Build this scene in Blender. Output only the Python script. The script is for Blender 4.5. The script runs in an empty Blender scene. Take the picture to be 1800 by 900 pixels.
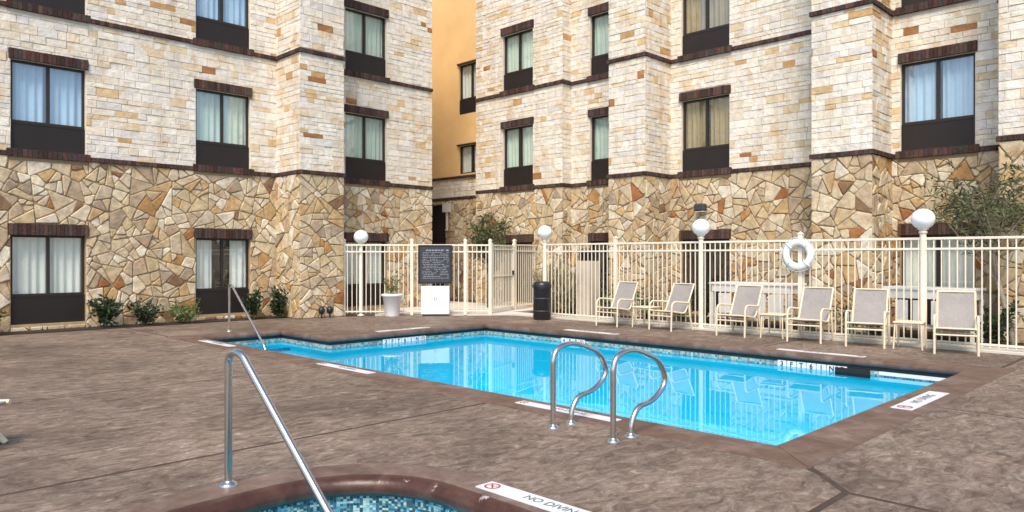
import bpy, bmesh, math, random
from mathutils import Vector, Matrix
R_ = math.radians
random.seed(7)
scene = bpy.context.scene

# ---------------------------------------------------------------- camera, sky, sun, exposure
cam_d = bpy.data.cameras.new('camera')
cam = bpy.data.objects.new('camera', cam_d)
scene.collection.objects.link(cam)
cam.location = (0, 0, 1.5)
cam.rotation_euler = (R_(90), 0, R_(-45))
cam_d.sensor_width = 36.0
cam_d.lens = 26.0
cam_d.shift_y = 2.0 / 1800.0
cam_d.clip_end = 3000
scene.camera = cam

SUN_EL, SUN_AZ = R_(52), R_(235)          # azimuth clockwise from +Y
world = bpy.data.worlds.new('World')
scene.world = world
world.use_nodes = True
wn = world.node_tree
for n in list(wn.nodes):
    wn.nodes.remove(n)
wout = wn.nodes.new('ShaderNodeOutputWorld')
wbg = wn.nodes.new('ShaderNodeBackground')
sky = wn.nodes.new('ShaderNodeTexSky')
sky.sky_type = 'NISHITA'
sky.sun_disc = False
sky.sun_elevation = SUN_EL
sky.sun_rotation = SUN_AZ
sky.air_density = 1.0
sky.dust_density = 2.0
sky.ozone_density = 1.0
wbg.inputs['Strength'].default_value = 0.115
wn.links.new(sky.outputs[0], wbg.inputs[0])
wn.links.new(wbg.outputs[0], wout.inputs[0])

sun_d = bpy.data.lights.new('sun', 'SUN')
sun_d.energy = 2.0
sun_d.angle = R_(22)
sun_d.color = (1.0, 0.89, 0.75)
sun = bpy.data.objects.new('sun', sun_d)
scene.collection.objects.link(sun)
sd = Vector((math.sin(SUN_AZ) * math.cos(SUN_EL), math.cos(SUN_AZ) * math.cos(SUN_EL), math.sin(SUN_EL)))
sun.rotation_euler = sd.to_track_quat('Z', 'Y').to_euler()
sun.location = (-20, -20, 30)

vs = scene.view_settings
vs.view_transform = 'Standard'
vs.look = 'None'
vs.exposure = 0.8
vs.gamma = 1.0
vs.use_curve_mapping = False
scene.render.engine = 'CYCLES'

# ---------------------------------------------------------------- helpers
def lin(r, g, b, k=1.0):
    f = lambda c: (c / 255 / 12.92 if c / 255 <= 0.04045 else ((c / 255 + 0.055) / 1.055) ** 2.4) * k
    return (f(r), f(g), f(b))

def link(o):
    scene.collection.objects.link(o)
    return o

def tag(o, label=None, cat=None, group=None, kind=None):
    if label: o['label'] = label
    if cat: o['category'] = cat
    if group: o['group'] = group
    if kind: o['kind'] = kind
    return o

def empty(name, loc=(0, 0, 0), rz=0.0, parent=None):
    o = link(bpy.data.objects.new(name, None))
    o.empty_display_size = 0.2
    o.location = loc
    o.rotation_euler = (0, 0, rz)
    if parent: o.parent = parent
    return o

def copy_tree(o, parent=None):
    c = o.copy()
    link(c)
    c.parent = parent
    for ch in list(o.children):
        copy_tree(ch, c)
    return c

class MB:
    """collects shapes into one mesh"""
    def __init__(s):
        s.v = []; s.f = []; s.c = []; s.sm = []
    def add(s, vs, fs, col=None, smooth=False):
        b = len(s.v)
        s.v.extend([tuple(p) for p in vs])
        for f in fs:
            s.f.append([i + b for i in f]); s.c.append(col); s.sm.append(smooth)
        return s
    def box(s, a, b, col=None, M=None):
        x0, y0, z0 = a; x1, y1, z1 = b
        vs = [(x0,y0,z0),(x1,y0,z0),(x1,y1,z0),(x0,y1,z0),(x0,y0,z1),(x1,y0,z1),(x1,y1,z1),(x0,y1,z1)]
        if M: vs = [M(*p) for p in vs]
        return s.add(vs, [(0,3,2,1),(4,5,6,7),(0,1,5,4),(1,2,6,5),(2,3,7,6),(3,0,4,7)], col)
    def bbox(s, a, b, ch=0.006, col=None, M=None):
        """box with chamfered edges on all sides"""
        x0, y0, z0 = a; x1, y1, z1 = b
        ch = min(ch, (x1-x0)*.45, (y1-y0)*.45, (z1-z0)*.45)
        vs = []; idx = {}
        for ix, sx in ((x0, 1), (x1, -1)):
            for iy, sy in ((y0, 1), (y1, -1)):
                for iz, sz in ((z0, 1), (z1, -1)):
                    k = (sx, sy, sz)
                    idx[k] = len(vs)
                    vs += [(ix, iy+sy*ch, iz+sz*ch), (ix+sx*ch, iy, iz+sz*ch), (ix+sx*ch, iy+sy*ch, iz)]
        g = lambda sx, sy, sz, a: idx[(sx, sy, sz)] + a
        fs = []
        for sx in (1, -1):
            q = [g(sx,1,1,0), g(sx,-1,1,0), g(sx,-1,-1,0), g(sx,1,-1,0)]
            fs.append(q[::-1] if sx == 1 else q)
        for sy in (1, -1):
            q = [g(1,sy,1,1), g(-1,sy,1,1), g(-1,sy,-1,1), g(1,sy,-1,1)]
            fs.append(q if sy == 1 else q[::-1])
        for sz in (1, -1):
            q = [g(1,1,sz,2), g(-1,1,sz,2), g(-1,-1,sz,2), g(1,-1,sz,2)]
            fs.append(q[::-1] if sz == 1 else q)
        for sx in (1,-1):
            for sy in (1,-1):
                q=[g(sx,sy,1,0),g(sx,sy,-1,0),g(sx,sy,-1,1),g(sx,sy,1,1)]; fs.append(q if sx*sy==-1 else q[::-1])
        for sx in (1,-1):
            for sz in (1,-1):
                q=[g(sx,1,sz,0),g(sx,-1,sz,0),g(sx,-1,sz,2),g(sx,1,sz,2)]; fs.append(q if sx*sz==1 else q[::-1])
        for sy in (1,-1):
            for sz in (1,-1):
                q=[g(1,sy,sz,1),g(-1,sy,sz,1),g(-1,sy,sz,2),g(1,sy,sz,2)]; fs.append(q if sy*sz==-1 else q[::-1])
        for sx in (1,-1):
            for sy in (1,-1):
                for sz in (1,-1):
                    q=[g(sx,sy,sz,0),g(sx,sy,sz,1),g(sx,sy,sz,2)]; fs.append(q if sx*sy*sz==-1 else q[::-1])
        if M: vs = [M(*p) for p in vs]
        return s.add(vs, fs, col)
    def tube(s, pts, r, n=10, col=None, caps=True):
        pts = [Vector(p) for p in pts]
        rr = r if isinstance(r, (list, tuple)) else [r] * len(pts)
        t0 = (pts[1] - pts[0]).normalized()
        up = Vector((0, 0, 1)) if abs(t0.z) < 0.9 else Vector((1, 0, 0))
        nx = t0.cross(up).normalized()
        vs = []; fs = []
        for i, p in enumerate(pts):
            a = pts[max(i-1, 0)]; b = pts[min(i+1, len(pts)-1)]
            t = (b - a).normalized()
            nx = (nx - t * nx.dot(t)).normalized()
            ny = t.cross(nx)
            for k in range(n):
                an = 2 * math.pi * k / n
                vs.append(p + (nx * math.cos(an) + ny * math.sin(an)) * rr[i])
        for i in range(len(pts) - 1):
            for k in range(n):
                fs.append((i*n+k, i*n+(k+1) % n, (i+1)*n+(k+1) % n, (i+1)*n+k))
        s.add(vs, fs, col, True)
        if caps:
            m = (len(pts)-1)*n
            s.add(vs[:n], [tuple(range(n))[::-1]], col)
            s.add(vs[m:], [tuple(range(n))], col)
        return s
    def lathe(s, prof, n=24, c=(0, 0, 0), col=None, smooth=True):
        vs = []; fs = []
        for (r, z) in prof:
            for k in range(n):
                an = 2*math.pi*k/n
                vs.append((c[0]+r*math.cos(an), c[1]+r*math.sin(an), c[2]+z))
        for i in range(len(prof)-1):
            for k in range(n):
                fs.append((i*n+k, i*n+(k+1) % n, (i+1)*n+(k+1) % n, (i+1)*n+k))
        return s.add(vs, fs, col, smooth)
    def prism(s, poly, z0, z1, col=None, M=None, inset=0.0, bottom=True):
        """poly CCW; top polygon optionally inset"""
        n = len(poly)
        top = offset_poly(poly, -inset) if inset else poly
        vs = [(x, y, z0) for x, y in poly] + [(x, y, z1) for x, y in top]
        if M: vs = [M(*p) for p in vs]
        fs = [tuple(range(n, 2*n))] + [(i, (i+1) % n, n+(i+1) % n, n+i) for i in range(n)]
        if bottom: fs.append(tuple(range(n))[::-1])
        return s.add(vs, fs, col)
    def mesh(s, name, off=(0, 0, 0)):
        me = bpy.data.meshes.new(name)
        me.from_pydata([(p[0]-off[0], p[1]-off[1], p[2]-off[2]) for p in s.v], [], s.f)
        me.polygons.foreach_set('use_smooth', s.sm)
        if any(c is not None for c in s.c):
            at = me.color_attributes.new('col', 'FLOAT_COLOR', 'CORNER')
            buf = []
            for f, c in zip(s.f, s.c):
                c = c or (0.5, 0.5, 0.5)
                buf += [c[0], c[1], c[2], 1.0] * len(f)
            at.data.foreach_set('color', buf)
        me.update()
        return me
    def build(s, name, mat, parent=None, loc=(0, 0, 0), off=(0, 0, 0)):
        """verts are given in the frame of parent, minus off"""
        o = link(bpy.data.objects.new(name, s.mesh(name, off)))
        o.data.materials.append(mat)
        o.location = loc
        if parent: o.parent = parent
        return o

def offset_poly(poly, o):
    """mitred offset of a CCW polygon, outward for o > 0"""
    n = len(poly); out = []
    for i in range(n):
        p0, p1, p2 = Vector(poly[i-1]), Vector(poly[i]), Vector(poly[(i+1) % n])
        d1 = (p1-p0); d2 = (p2-p1)
        if d1.length < 1e-9 or d2.length < 1e-9:
            out.append(tuple(p1)); continue
        d1.normalize(); d2.normalize()
        n1 = Vector((d1.y, -d1.x)); n2 = Vector((d2.y, -d2.x))
        m = n1 + n2
        k = max(1 + n1.dot(n2), 0.35)
        q = p1 + m * (o / k)
        out.append((q.x, q.y))
    return out

def area(p):
    return 0.5 * sum(p[i-1][0]*p[i][1] - p[i][0]*p[i-1][1] for i in range(len(p)))

def clip(poly, a, b, c):
    """keep a*x+b*y <= c"""
    out = []
    n = len(poly)
    for i in range(n):
        p, q = poly[i], poly[(i+1) % n]
        dp = a*p[0]+b*p[1]-c; dq = a*q[0]+b*q[1]-c
        if dp <= 0: out.append(p)
        if (dp < 0 < dq) or (dq < 0 < dp):
            t = dp/(dp-dq)
            out.append((p[0]+(q[0]-p[0])*t, p[1]+(q[1]-p[1])*t))
    return out

def minus_rect(poly, r):
    """convex polygon minus rectangle -> convex pieces"""
    x0, x1, z0, z1 = r
    xs = [p[0] for p in poly]; zs = [p[1] for p in poly]
    if max(xs) <= x0 or min(xs) >= x1 or max(zs) <= z0 or min(zs) >= z1: return [poly]
    res = []
    for side in ((1, 0, x0), (-1, 0, -x1)):
        q = clip(poly, *side)
        if len(q) > 2: res.append(q)
    mid = clip(clip(poly, -1, 0, -x0), 1, 0, x1)
    if len(mid) > 2:
        for side in ((0, 1, z0), (0, -1, -z1)):
            q = clip(mid, *side)
            if len(q) > 2: res.append(q)
    return res

def clean(poly, eps=0.012):
    out = []
    for p in poly:
        if not out or math.hypot(p[0]-out[-1][0], p[1]-out[-1][1]) > eps: out.append(p)
    if len(out) > 1 and math.hypot(out[0][0]-out[-1][0], out[0][1]-out[-1][1]) <= eps: out.pop()
    return out

# ---------------------------------------------------------------- materials
def newmat(name):
    m = bpy.data.materials.new(name)
    m.use_nodes = True
    nt = m.node_tree
    b = nt.nodes['Principled BSDF']
    return m, nt, b

def N(nt, t, **kw):
    n = nt.nodes.new(t)
    for k, v in kw.items():
        if k in n.inputs: n.inputs[k].default_value = v
        else: setattr(n, k, v)
    return n

def noise(nt, scale, detail=4, rough=0.55, dist=0.0, vec=None):
    n = N(nt, 'ShaderNodeTexNoise', Scale=scale, Detail=detail, Roughness=rough, Distortion=dist)
    if vec is None:
        g = nt.nodes.get('GEO') or N(nt, 'ShaderNodeNewGeometry')
        g.name = 'GEO'
        vec = g.outputs['Position']
    nt.links.new(vec, n.inputs['Vector'])
    return n

def ramp(nt, src, stops):
    r = N(nt, 'ShaderNodeValToRGB')
    el = r.color_ramp.elements
    while len(el) < len(stops): el.new(0.5)
    for e, (p, c) in zip(el, stops):
        e.position = p; e.color = (*c, 1) if len(c) == 3 else c
    nt.links.new(src, r.inputs[0])
    return r

def mixc(nt, a, b, fac, mode='MIX'):
    m = N(nt, 'ShaderNodeMix', data_type='RGBA', blend_type=mode)
    for sock, val in ((m.inputs[0], fac), (m.inputs[6], a), (m.inputs[7], b)):
        if hasattr(val, 'is_linked') or hasattr(val, 'links'): nt.links.new(val, sock)
        else: sock.default_value = val if isinstance(val, float) else (*val, 1)
    return m.outputs[2]

def bump(nt, b, src, strength, dist, prev=None):
    bp = N(nt, 'ShaderNodeBump', Strength=strength, Distance=dist)
    nt.links.new(src, bp.inputs['Height'])
    if prev: nt.links.new(prev.outputs[0], bp.inputs['Normal'])
    nt.links.new(bp.outputs[0], b.inputs['Normal'])
    return bp

def plain(name, col, rough=0.6, metal=0.0, var=0.12, scale=6.0, bmp=0.15, bscale=40, spec=0.5):
    m, nt, b = newmat(name)
    n = noise(nt, scale, 5)
    lo = tuple(c*(1-var) for c in col); hi = tuple(min(1, c*(1+var)) for c in col)
    r = ramp(nt, n.outputs[0], [(0.3, lo), (0.7, hi)])
    nt.links.new(r.outputs[0], b.inputs['Base Color'])
    b.inputs['Roughness'].default_value = rough
    b.inputs['Metallic'].default_value = metal
    b.inputs['Specular IOR Level'].default_value = spec
    if bmp:
        n2 = noise(nt, bscale, 4)
        bump(nt, b, n2.outputs[0], bmp, 0.01)
    return m

def stone_mat(name, sc=9.0, contrast=0.4, warm=lin(196, 140, 80), bstr=0.7, stain=0.5):
    m, nt, b = newmat(name)
    at = N(nt, 'ShaderNodeAttribute', attribute_name='col')
    n1 = noise(nt, sc, 6, 0.65)
    n2 = noise(nt, sc*0.35, 3, 0.5, 0.6)
    r1 = ramp(nt, n1.outputs[0], [(0.28, (1-contrast,)*3), (0.72, (1+contrast*.55,)*3)])
    c = mixc(nt, at.outputs['Color'], r1.outputs[0], 1.0, 'MULTIPLY')
    r2 = ramp(nt, n2.outputs[0], [(0.57, (0, 0, 0)), (0.74, (stain,)*3)])
    c = mixc(nt, c, warm, r2.outputs[0])
    mp = N(nt, 'ShaderNodeMapping'); mp.inputs['Scale'].default_value = (2.6, 2.6, 0.22)
    nt.links.new(nt.nodes['GEO'].outputs['Position'], mp.inputs[0])
    n4 = noise(nt, 1.6, 5, 0.6, 0.0, mp.outputs[0])
    r4 = ramp(nt, n4.outputs[0], [(0.34, (0.87, 0.84, 0.80)), (0.55, (1.0, 1.0, 1.0))])
    c = mixc(nt, c, r4.outputs[0], 1.0, 'MULTIPLY')
    nt.links.new(c, b.inputs['Base Color'])
    b.inputs['Roughness'].default_value = 0.85
    b.inputs['Specular IOR Level'].default_value = 0.25
    n3 = noise(nt, sc*3.2, 5, 0.7)
    bp = bump(nt, b, n1.outputs[0], bstr, 0.03)
    bump(nt, b, n3.outputs[0], 0.4, 0.01, bp)
    return m

M = {}
M['flag'] = stone_mat('flagstone', 7.0, 0.38, lin(186, 132, 74), 0.9)
M['lime'] = stone_mat('limestone', 8.0, 0.20, lin(208, 168, 112), 0.9, 0.6)
M['mortar_flag'] = plain('mortar_tan', lin(172, 150, 118), 0.9, var=0.2, bmp=0.5)
M['mortar_lime'] = plain('mortar_pale', lin(222, 212, 196), 0.9, var=0.12, bmp=0.4)
M['brick'] = stone_mat('dark_brick', 16.0, 0.35, lin(60, 40, 36), 0.5)
M['stucco'] = plain('stucco_ochre', lin(240, 200, 138), 0.9, var=0.07, scale=1.3, bmp=0.35, bscale=90)
M['frame'] = plain('window_frame_bronze', lin(46, 38, 34), 0.45, var=0.1, bmp=0)
M['panel'] = plain('window_panel_bronze', lin(32, 24, 22), 0.55, var=0.15, scale=3, bmp=0.05)
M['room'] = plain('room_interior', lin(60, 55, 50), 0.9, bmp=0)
M['curtain'] = plain('sheer_curtain', lin(246, 250, 244), 0.9, var=0.04, scale=3, bmp=0)
M['curtain_sky_tint'] = plain('sheer_curtain_sky_tint', lin(196, 222, 244), 0.9, var=0.04, scale=3, bmp=0)  # blue of the mirrored sky, put into the cloth colour
M['curtain_wall_tint'] = plain('curtain_wall_tint', lin(178, 160, 122), 0.9, var=0.08, scale=3, bmp=0)  # brown of the opposite wall's reflection, painted into the cloth
M['curtain_green'] = plain('sheer_curtain_greenish', lin(216, 232, 218), 0.9, var=0.05, scale=3, bmp=0)
M['fence'] = plain('fence_cream_paint', lin(238, 229, 211), 0.42, var=0.05, bmp=0.03)
M['chairframe'] = plain('chair_cream_paint', lin(228, 216, 188), 0.4, var=0.05, bmp=0.02)
M['steel'] = plain('stainless_steel', (0.62, 0.62, 0.60), 0.22, metal=1.0, var=0.06, scale=14, bmp=0.02)
M['white'] = plain('white_plastic', lin(236, 240, 244), 0.35, var=0.03, bmp=0.02)
M['whitepaint'] = plain('white_painted_metal', lin(232, 234, 232), 0.45, var=0.05, bmp=0.05)
M['globe'] = plain('lamp_globe_acrylic', lin(244, 247, 250), 0.15, var=0.015, bmp=0)
M['ring'] = plain('life_ring_foam', lin(238, 244, 242), 0.45, var=0.04, bmp=0.05)
M['rope'] = plain('grab_rope', lin(214, 226, 228), 0.8, bmp=0.2)
M['black'] = plain('black_plastic', lin(34, 36, 42), 0.35, var=0.2, bmp=0.08)
M['darkmetal'] = plain('dark_grey_metal', lin(62, 64, 70), 0.45, var=0.15, bmp=0.05)
M['board'] = plain('sign_board_slate', lin(52, 56, 64), 0.5, var=0.12, bmp=0)
M['print'] = plain('sign_print_white', lin(150, 154, 164), 0.6, var=0.1, bmp=0)
M['ink'] = plain('tile_ink_dark', lin(34, 52, 66), 0.5, bmp=0)
M['ink_soft'] = plain('tile_ink_worn', lin(96, 112, 124), 0.5, var=0.35, scale=30, bmp=0)
M['red'] = plain('tile_ink_red', lin(176, 50, 48), 0.5, bmp=0)
M['marker'] = plain('marker_tile_white', lin(226, 228, 234), 0.3, var=0.05, scale=9, bmp=0.03)
M['plaster'] = plain('pool_plaster', lin(140, 236, 246), 0.6, var=0.05, scale=2, bmp=0.05)
M['tile'] = None
M['concrete'] = plain('sidewalk_concrete', lin(212, 208, 198), 0.85, var=0.1, scale=3, bmp=0.3, bscale=25)
M['mulch'] = plain('planting_mulch', lin(52, 40, 32), 0.95, var=0.5, scale=30, bmp=1.0, bscale=45)
M['step_tile'] = plain('step_edge_tile', lin(70, 150, 190), 0.4, bmp=0)
M['pedestal'] = plain('pedestal_cream', lin(206, 196, 180), 0.6, var=0.08, bmp=0.1)
M['joint'] = plain('joint_sealant', lin(70, 57, 50), 0.85, var=0.3, scale=8, bmp=0.4)
M['ground'] = plain('ground_soil', lin(120, 108, 92), 0.95, var=0.25, scale=2, bmp=0.4)
M['bark_pale'] = plain('bark_pale', lin(150, 142, 128), 0.9, var=0.3, scale=20, bmp=0.5)
M['bark'] = plain('bark_brown', lin(92, 74, 58), 0.9, var=0.3, scale=20, bmp=0.5)
M['skimmer_shade'] = plain('skimmer_shade_dark', lin(28, 26, 26), 0.6, bmp=0)  # skimmer mouth, and the painted shade under the coping
M['pipe'] = plain('downpipe_white', lin(214, 210, 204), 0.5, bmp=0)

def tile_mat():
    m, nt, b = newmat('mosaic_tile')
    at = N(nt, 'ShaderNodeAttribute', attribute_name='col')
    nt.links.new(at.outputs['Color'], b.inputs['Base Color'])
    b.inputs['Roughness'].default_value = 0.2
    return m
M['tile'] = tile_mat()

def leaf_mat(name, a, c):
    m, nt, b = newmat(name)
    at = N(nt, 'ShaderNodeAttribute', attribute_name='col')
    n = noise(nt, 12, 3)
    r = ramp(nt, n.outputs[0], [(0.3, a), (0.7, c)])
    col = mixc(nt, r.outputs[0], at.outputs['Color'], 1.0, 'MULTIPLY')
    nt.links.new(col, b.inputs['Base Color'])
    b.inputs['Roughness'].default_value = 0.5
    tr = N(nt, 'ShaderNodeBsdfTranslucent')
    nt.links.new(col, tr.inputs[0])
    mx = N(nt, 'ShaderNodeMixShader')
    mx.inputs[0].default_value = 0.25
    nt.links.new(b.outputs[0], mx.inputs[1]); nt.links.new(tr.outputs[0], mx.inputs[2])
    nt.links.new(mx.outputs[0], nt.nodes['Material Output'].inputs[0])
    return m
M['leaf_dark'] = leaf_mat('leaf_dark', lin(30, 50, 30), lin(62, 84, 50))
M['leaf_olive'] = leaf_mat('leaf_olive', lin(74, 82, 54), lin(118, 124, 86))
M['leaf_pale'] = leaf_mat('leaf_pale', lin(150, 146, 112), lin(200, 194, 164))
M['leaf_mid'] = leaf_mat('leaf_mid', lin(70, 92, 52), lin(122, 140, 88))

def deck_mat():
    m, nt, b = newmat('stamped_concrete')
    big = noise(nt, 0.55, 6, 0.62, 0.6)
    mid = noise(nt, 3.4, 6, 0.66, 0.9)
    fine = noise(nt, 30, 6, 0.75, 0.3)
    g = nt.nodes['GEO']
    mp = N(nt, 'ShaderNodeMapping'); mp.inputs['Scale'].default_value = (1.0, 1.9, 1.0); mp.inputs['Rotation'].default_value = (0, 0, R_(20))
    nt.links.new(g.outputs['Position'], mp.inputs[0])
    slate = noise(nt, 5.5, 9, 0.74, 1.1, mp.outputs[0])
    base = ramp(nt, slate.outputs[0], [(0.27, lin(74, 63, 56)), (0.42, lin(122, 110, 101)), (0.56, lin(156, 144, 134)), (0.74, lin(208, 198, 188))])
    tint = ramp(nt, mid.outputs[0], [(0.3, lin(184, 152, 136)), (0.5, lin(210, 200, 190)), (0.7, lin(214, 210, 206))])
    c = mixc(nt, base.outputs[0], tint.outputs[0], 0.55, 'MULTIPLY')
    bigr = ramp(nt, big.outputs[0], [(0.32, (0.60, 0.57, 0.55)), (0.52, (0.92, 0.9, 0.88)), (0.7, (1.22, 1.2, 1.18))])
    c = mixc(nt, c, bigr.outputs[0], 1.0, 'MULTIPLY')
    fr_ = ramp(nt, fine.outputs[0], [(0.3, (0.72, 0.70, 0.68)), (0.7, (1.25, 1.24, 1.22))])
    c = mixc(nt, c, fr_.outputs[0], 0.7, 'MULTIPLY')
    st = noise(nt, 0.9, 7, 0.68, 1.4)
    str_ = ramp(nt, st.outputs[0], [(0.57, (1, 1, 1)), (0.66, (0.66, 0.63, 0.62))])
    c = mixc(nt, c, str_.outputs[0], 1.0, 'MULTIPLY')
    sp = noise(nt, 26, 4, 0.6)
    spr = ramp(nt, sp.outputs[0], [(0.66, (0, 0, 0)), (0.72, (0.5,)*3)])
    c = mixc(nt, c, lin(222, 212, 204), spr.outputs[0])
    nt.links.new(c, b.inputs['Base Color'])
    rr = ramp(nt, st.outputs[0], [(0.5, (0.68,)*3), (0.66, (0.36,)*3)])
    nt.links.new(rr.outputs[0], b.inputs['Roughness'])
    b.inputs['Specular IOR Level'].default_value = 0.35
    bp = bump(nt, b, slate.outputs[0], 0.42, 0.04)
    bump(nt, b, fine.outputs[0], 0.3, 0.015, bp)
    return m
M['deck'] = deck_mat()

def coping_mat(name, cols, rough):
    m, nt, b = newmat(name)
    n1 = noise(nt, 2.6, 6, 0.65, 0.8)
    n2 = noise(nt, 14, 5, 0.7)
    r = ramp(nt, n1.outputs[0], [(0.3, cols[0]), (0.5, cols[1]), (0.7, cols[2])])
    r2 = ramp(nt, n2.outputs[0], [(0.3, (0.75,)*3), (0.7, (1.15,)*3)])
    c = mixc(nt, r.outputs[0], r2.outputs[0], 1.0, 'MULTIPLY')
    nt.links.new(c, b.inputs['Base Color'])
    b.inputs['Roughness'].default_value = rough
    bp = bump(nt, b, n1.outputs[0], 0.3, 0.02)
    bump(nt, b, n2.outputs[0], 0.3, 0.008, bp)
    return m
M['coping'] = coping_mat('coping_concrete', [lin(88, 62, 50), lin(108, 86, 75), lin(132, 114, 106)], 0.5)
M['spa_rim'] = coping_mat('spa_rim_paint', [lin(58, 34, 25), lin(80, 50, 38), lin(100, 76, 66)], 0.36)

M['spa_flat'] = coping_mat('spa_coping_concrete', [lin(88, 66, 57), lin(118, 98, 88), lin(142, 126, 116)], 0.5)
def pale_patches(m):  # mixes pale noise patches into the base colour
    nt = m.node_tree
    b = nt.nodes['Principled BSDF']
    src = b.inputs['Base Color'].links[0].from_socket
    n = noise(nt, 3.2, 8, 0.75, 0.8)
    r = ramp(nt, n.outputs[0], [(0.63, (0, 0, 0)), (0.66, (0.8,)*3)])
    nt.links.new(mixc(nt, src, lin(206, 200, 204), r.outputs[0]), b.inputs['Base Color'])
pale_patches(M['spa_rim'])
def sling_mat():
    m, nt, b = newmat('sling_mesh_grey')
    n = noise(nt, 120, 2)
    n2 = noise(nt, 4, 3)
    r = ramp(nt, n.outputs[0], [(0.35, lin(132, 128, 126)), (0.65, lin(172, 166, 162))])
    r2 = ramp(nt, n2.outputs[0], [(0.3, (0.9,)*3), (0.7, (1.05,)*3)])
    c = mixc(nt, r.outputs[0], r2.outputs[0], 1.0, 'MULTIPLY')
    nt.links.new(c, b.inputs['Base Color'])
    b.inputs['Roughness'].default_value = 0.8
    return m
M['sling'] = sling_mat()

def clear_mat(name, tint, r0, rough=0.0, waves=None, wscale=3.0, r90=1.0):
    """tinted see-through sheet that mirrors more at a grazing angle, the same from both sides"""
    m, nt, b = newmat(name)
    nt.nodes.remove(b)
    tr = N(nt, 'ShaderNodeBsdfTransparent'); tr.inputs[0].default_value = (*tint, 1)
    gl = N(nt, 'ShaderNodeBsdfGlossy'); gl.inputs['Roughness'].default_value = rough
    lw = N(nt, 'ShaderNodeLayerWeight'); lw.inputs['Blend'].default_value = 0.5
    pw = N(nt, 'ShaderNodeMath', operation='POWER'); pw.inputs[1].default_value = 5.0
    nt.links.new(lw.outputs['Facing'], pw.inputs[0])
    ma = N(nt, 'ShaderNodeMath', operation='MULTIPLY_ADD'); ma.inputs[1].default_value = r90-r0; ma.inputs[2].default_value = r0
    nt.links.new(pw.outputs[0], ma.inputs[0])
    mx = N(nt, 'ShaderNodeMixShader')
    nt.links.new(ma.outputs[0], mx.inputs[0])
    nt.links.new(tr.outputs[0], mx.inputs[1]); nt.links.new(gl.outputs[0], mx.inputs[2])
    if waves:
        n1 = noise(nt, wscale, 3, 0.5, 0.3)
        bp = N(nt, 'ShaderNodeBump', Strength=waves, Distance=0.02)
        nt.links.new(n1.outputs[0], bp.inputs['Height'])
        nt.links.new(bp.outputs[0], gl.inputs['Normal'])
    nt.links.new(mx.outputs[0], nt.nodes['Material Output'].inputs[0])
    return m
M['water'] = clear_mat('pool_water', (0.055, 0.78, 0.94), 0.04, 0.0, 0.035, 1.6, 0.85)
M['spa_water'] = clear_mat('spa_water', (0.35, 0.80, 0.88), 0.03, 0.0, 0.25, 6.0, 0.9)
M['glass'] = clear_mat('window_glass', (0.93, 0.97, 0.97), 0.2, 0.0, 0.02, 0.8, 1.0)

# ---------------------------------------------------------------- the ground, the pool and the spa
POOL = [(5.62, 2.65), (11.3, 2.65), (11.3, 12.15), (7.35, 12.15), (7.35, 14.0), (5.62, 14.0)]
COPE_W = 0.43
POOL_OUT = offset_poly(POOL, COPE_W)

def rounded_rect(x0, x1, y0, y1, r, n=14):
    p = []
    for cx, cy, a0 in ((x1-r, y0+r, -90), (x1-r, y1-r, 0), (x0+r, y1-r, 90), (x0+r, y0+r, 180)):
        for k in range(n+1):
            a = R_(a0 + 90*k/n)
            p.append((cx + r*math.cos(a), cy + r*math.sin(a)))
    return p
SPA_OUT = rounded_rect(0.72, 3.42, 1.9, 4.78, 1.12)
SPA_W = 0.34
SPA = offset_poly(SPA_OUT, -SPA_W)

def temp_obj(mb):
    return link(bpy.data.objects.new('cutter', mb.mesh('cutter')))
cut_pool = temp_obj(MB().prism(offset_poly(POOL, COPE_W+0.004), -3, 1))
cut_spa = temp_obj(MB().prism(offset_poly(SPA_OUT, 0.004), -3, 1))

def cut(o, cutters):
    for c in cutters:
        md = o.modifiers.new('cut', 'BOOLEAN'); md.operation = 'DIFFERENCE'; md.object = c; md.solver = 'EXACT'
    dg = bpy.context.evaluated_depsgraph_get()
    me = bpy.data.meshes.new_from_object(o.evaluated_get(dg))
    o.modifiers.clear()
    o.data = me

ground = MB().prism([(-400, -400), (600, -400), (600, 600), (-400, 600)], -0.6, -0.09).build('ground', M['ground'])
tag(ground, 'bare soil under and around the pool deck', 'ground', kind='structure')

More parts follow.
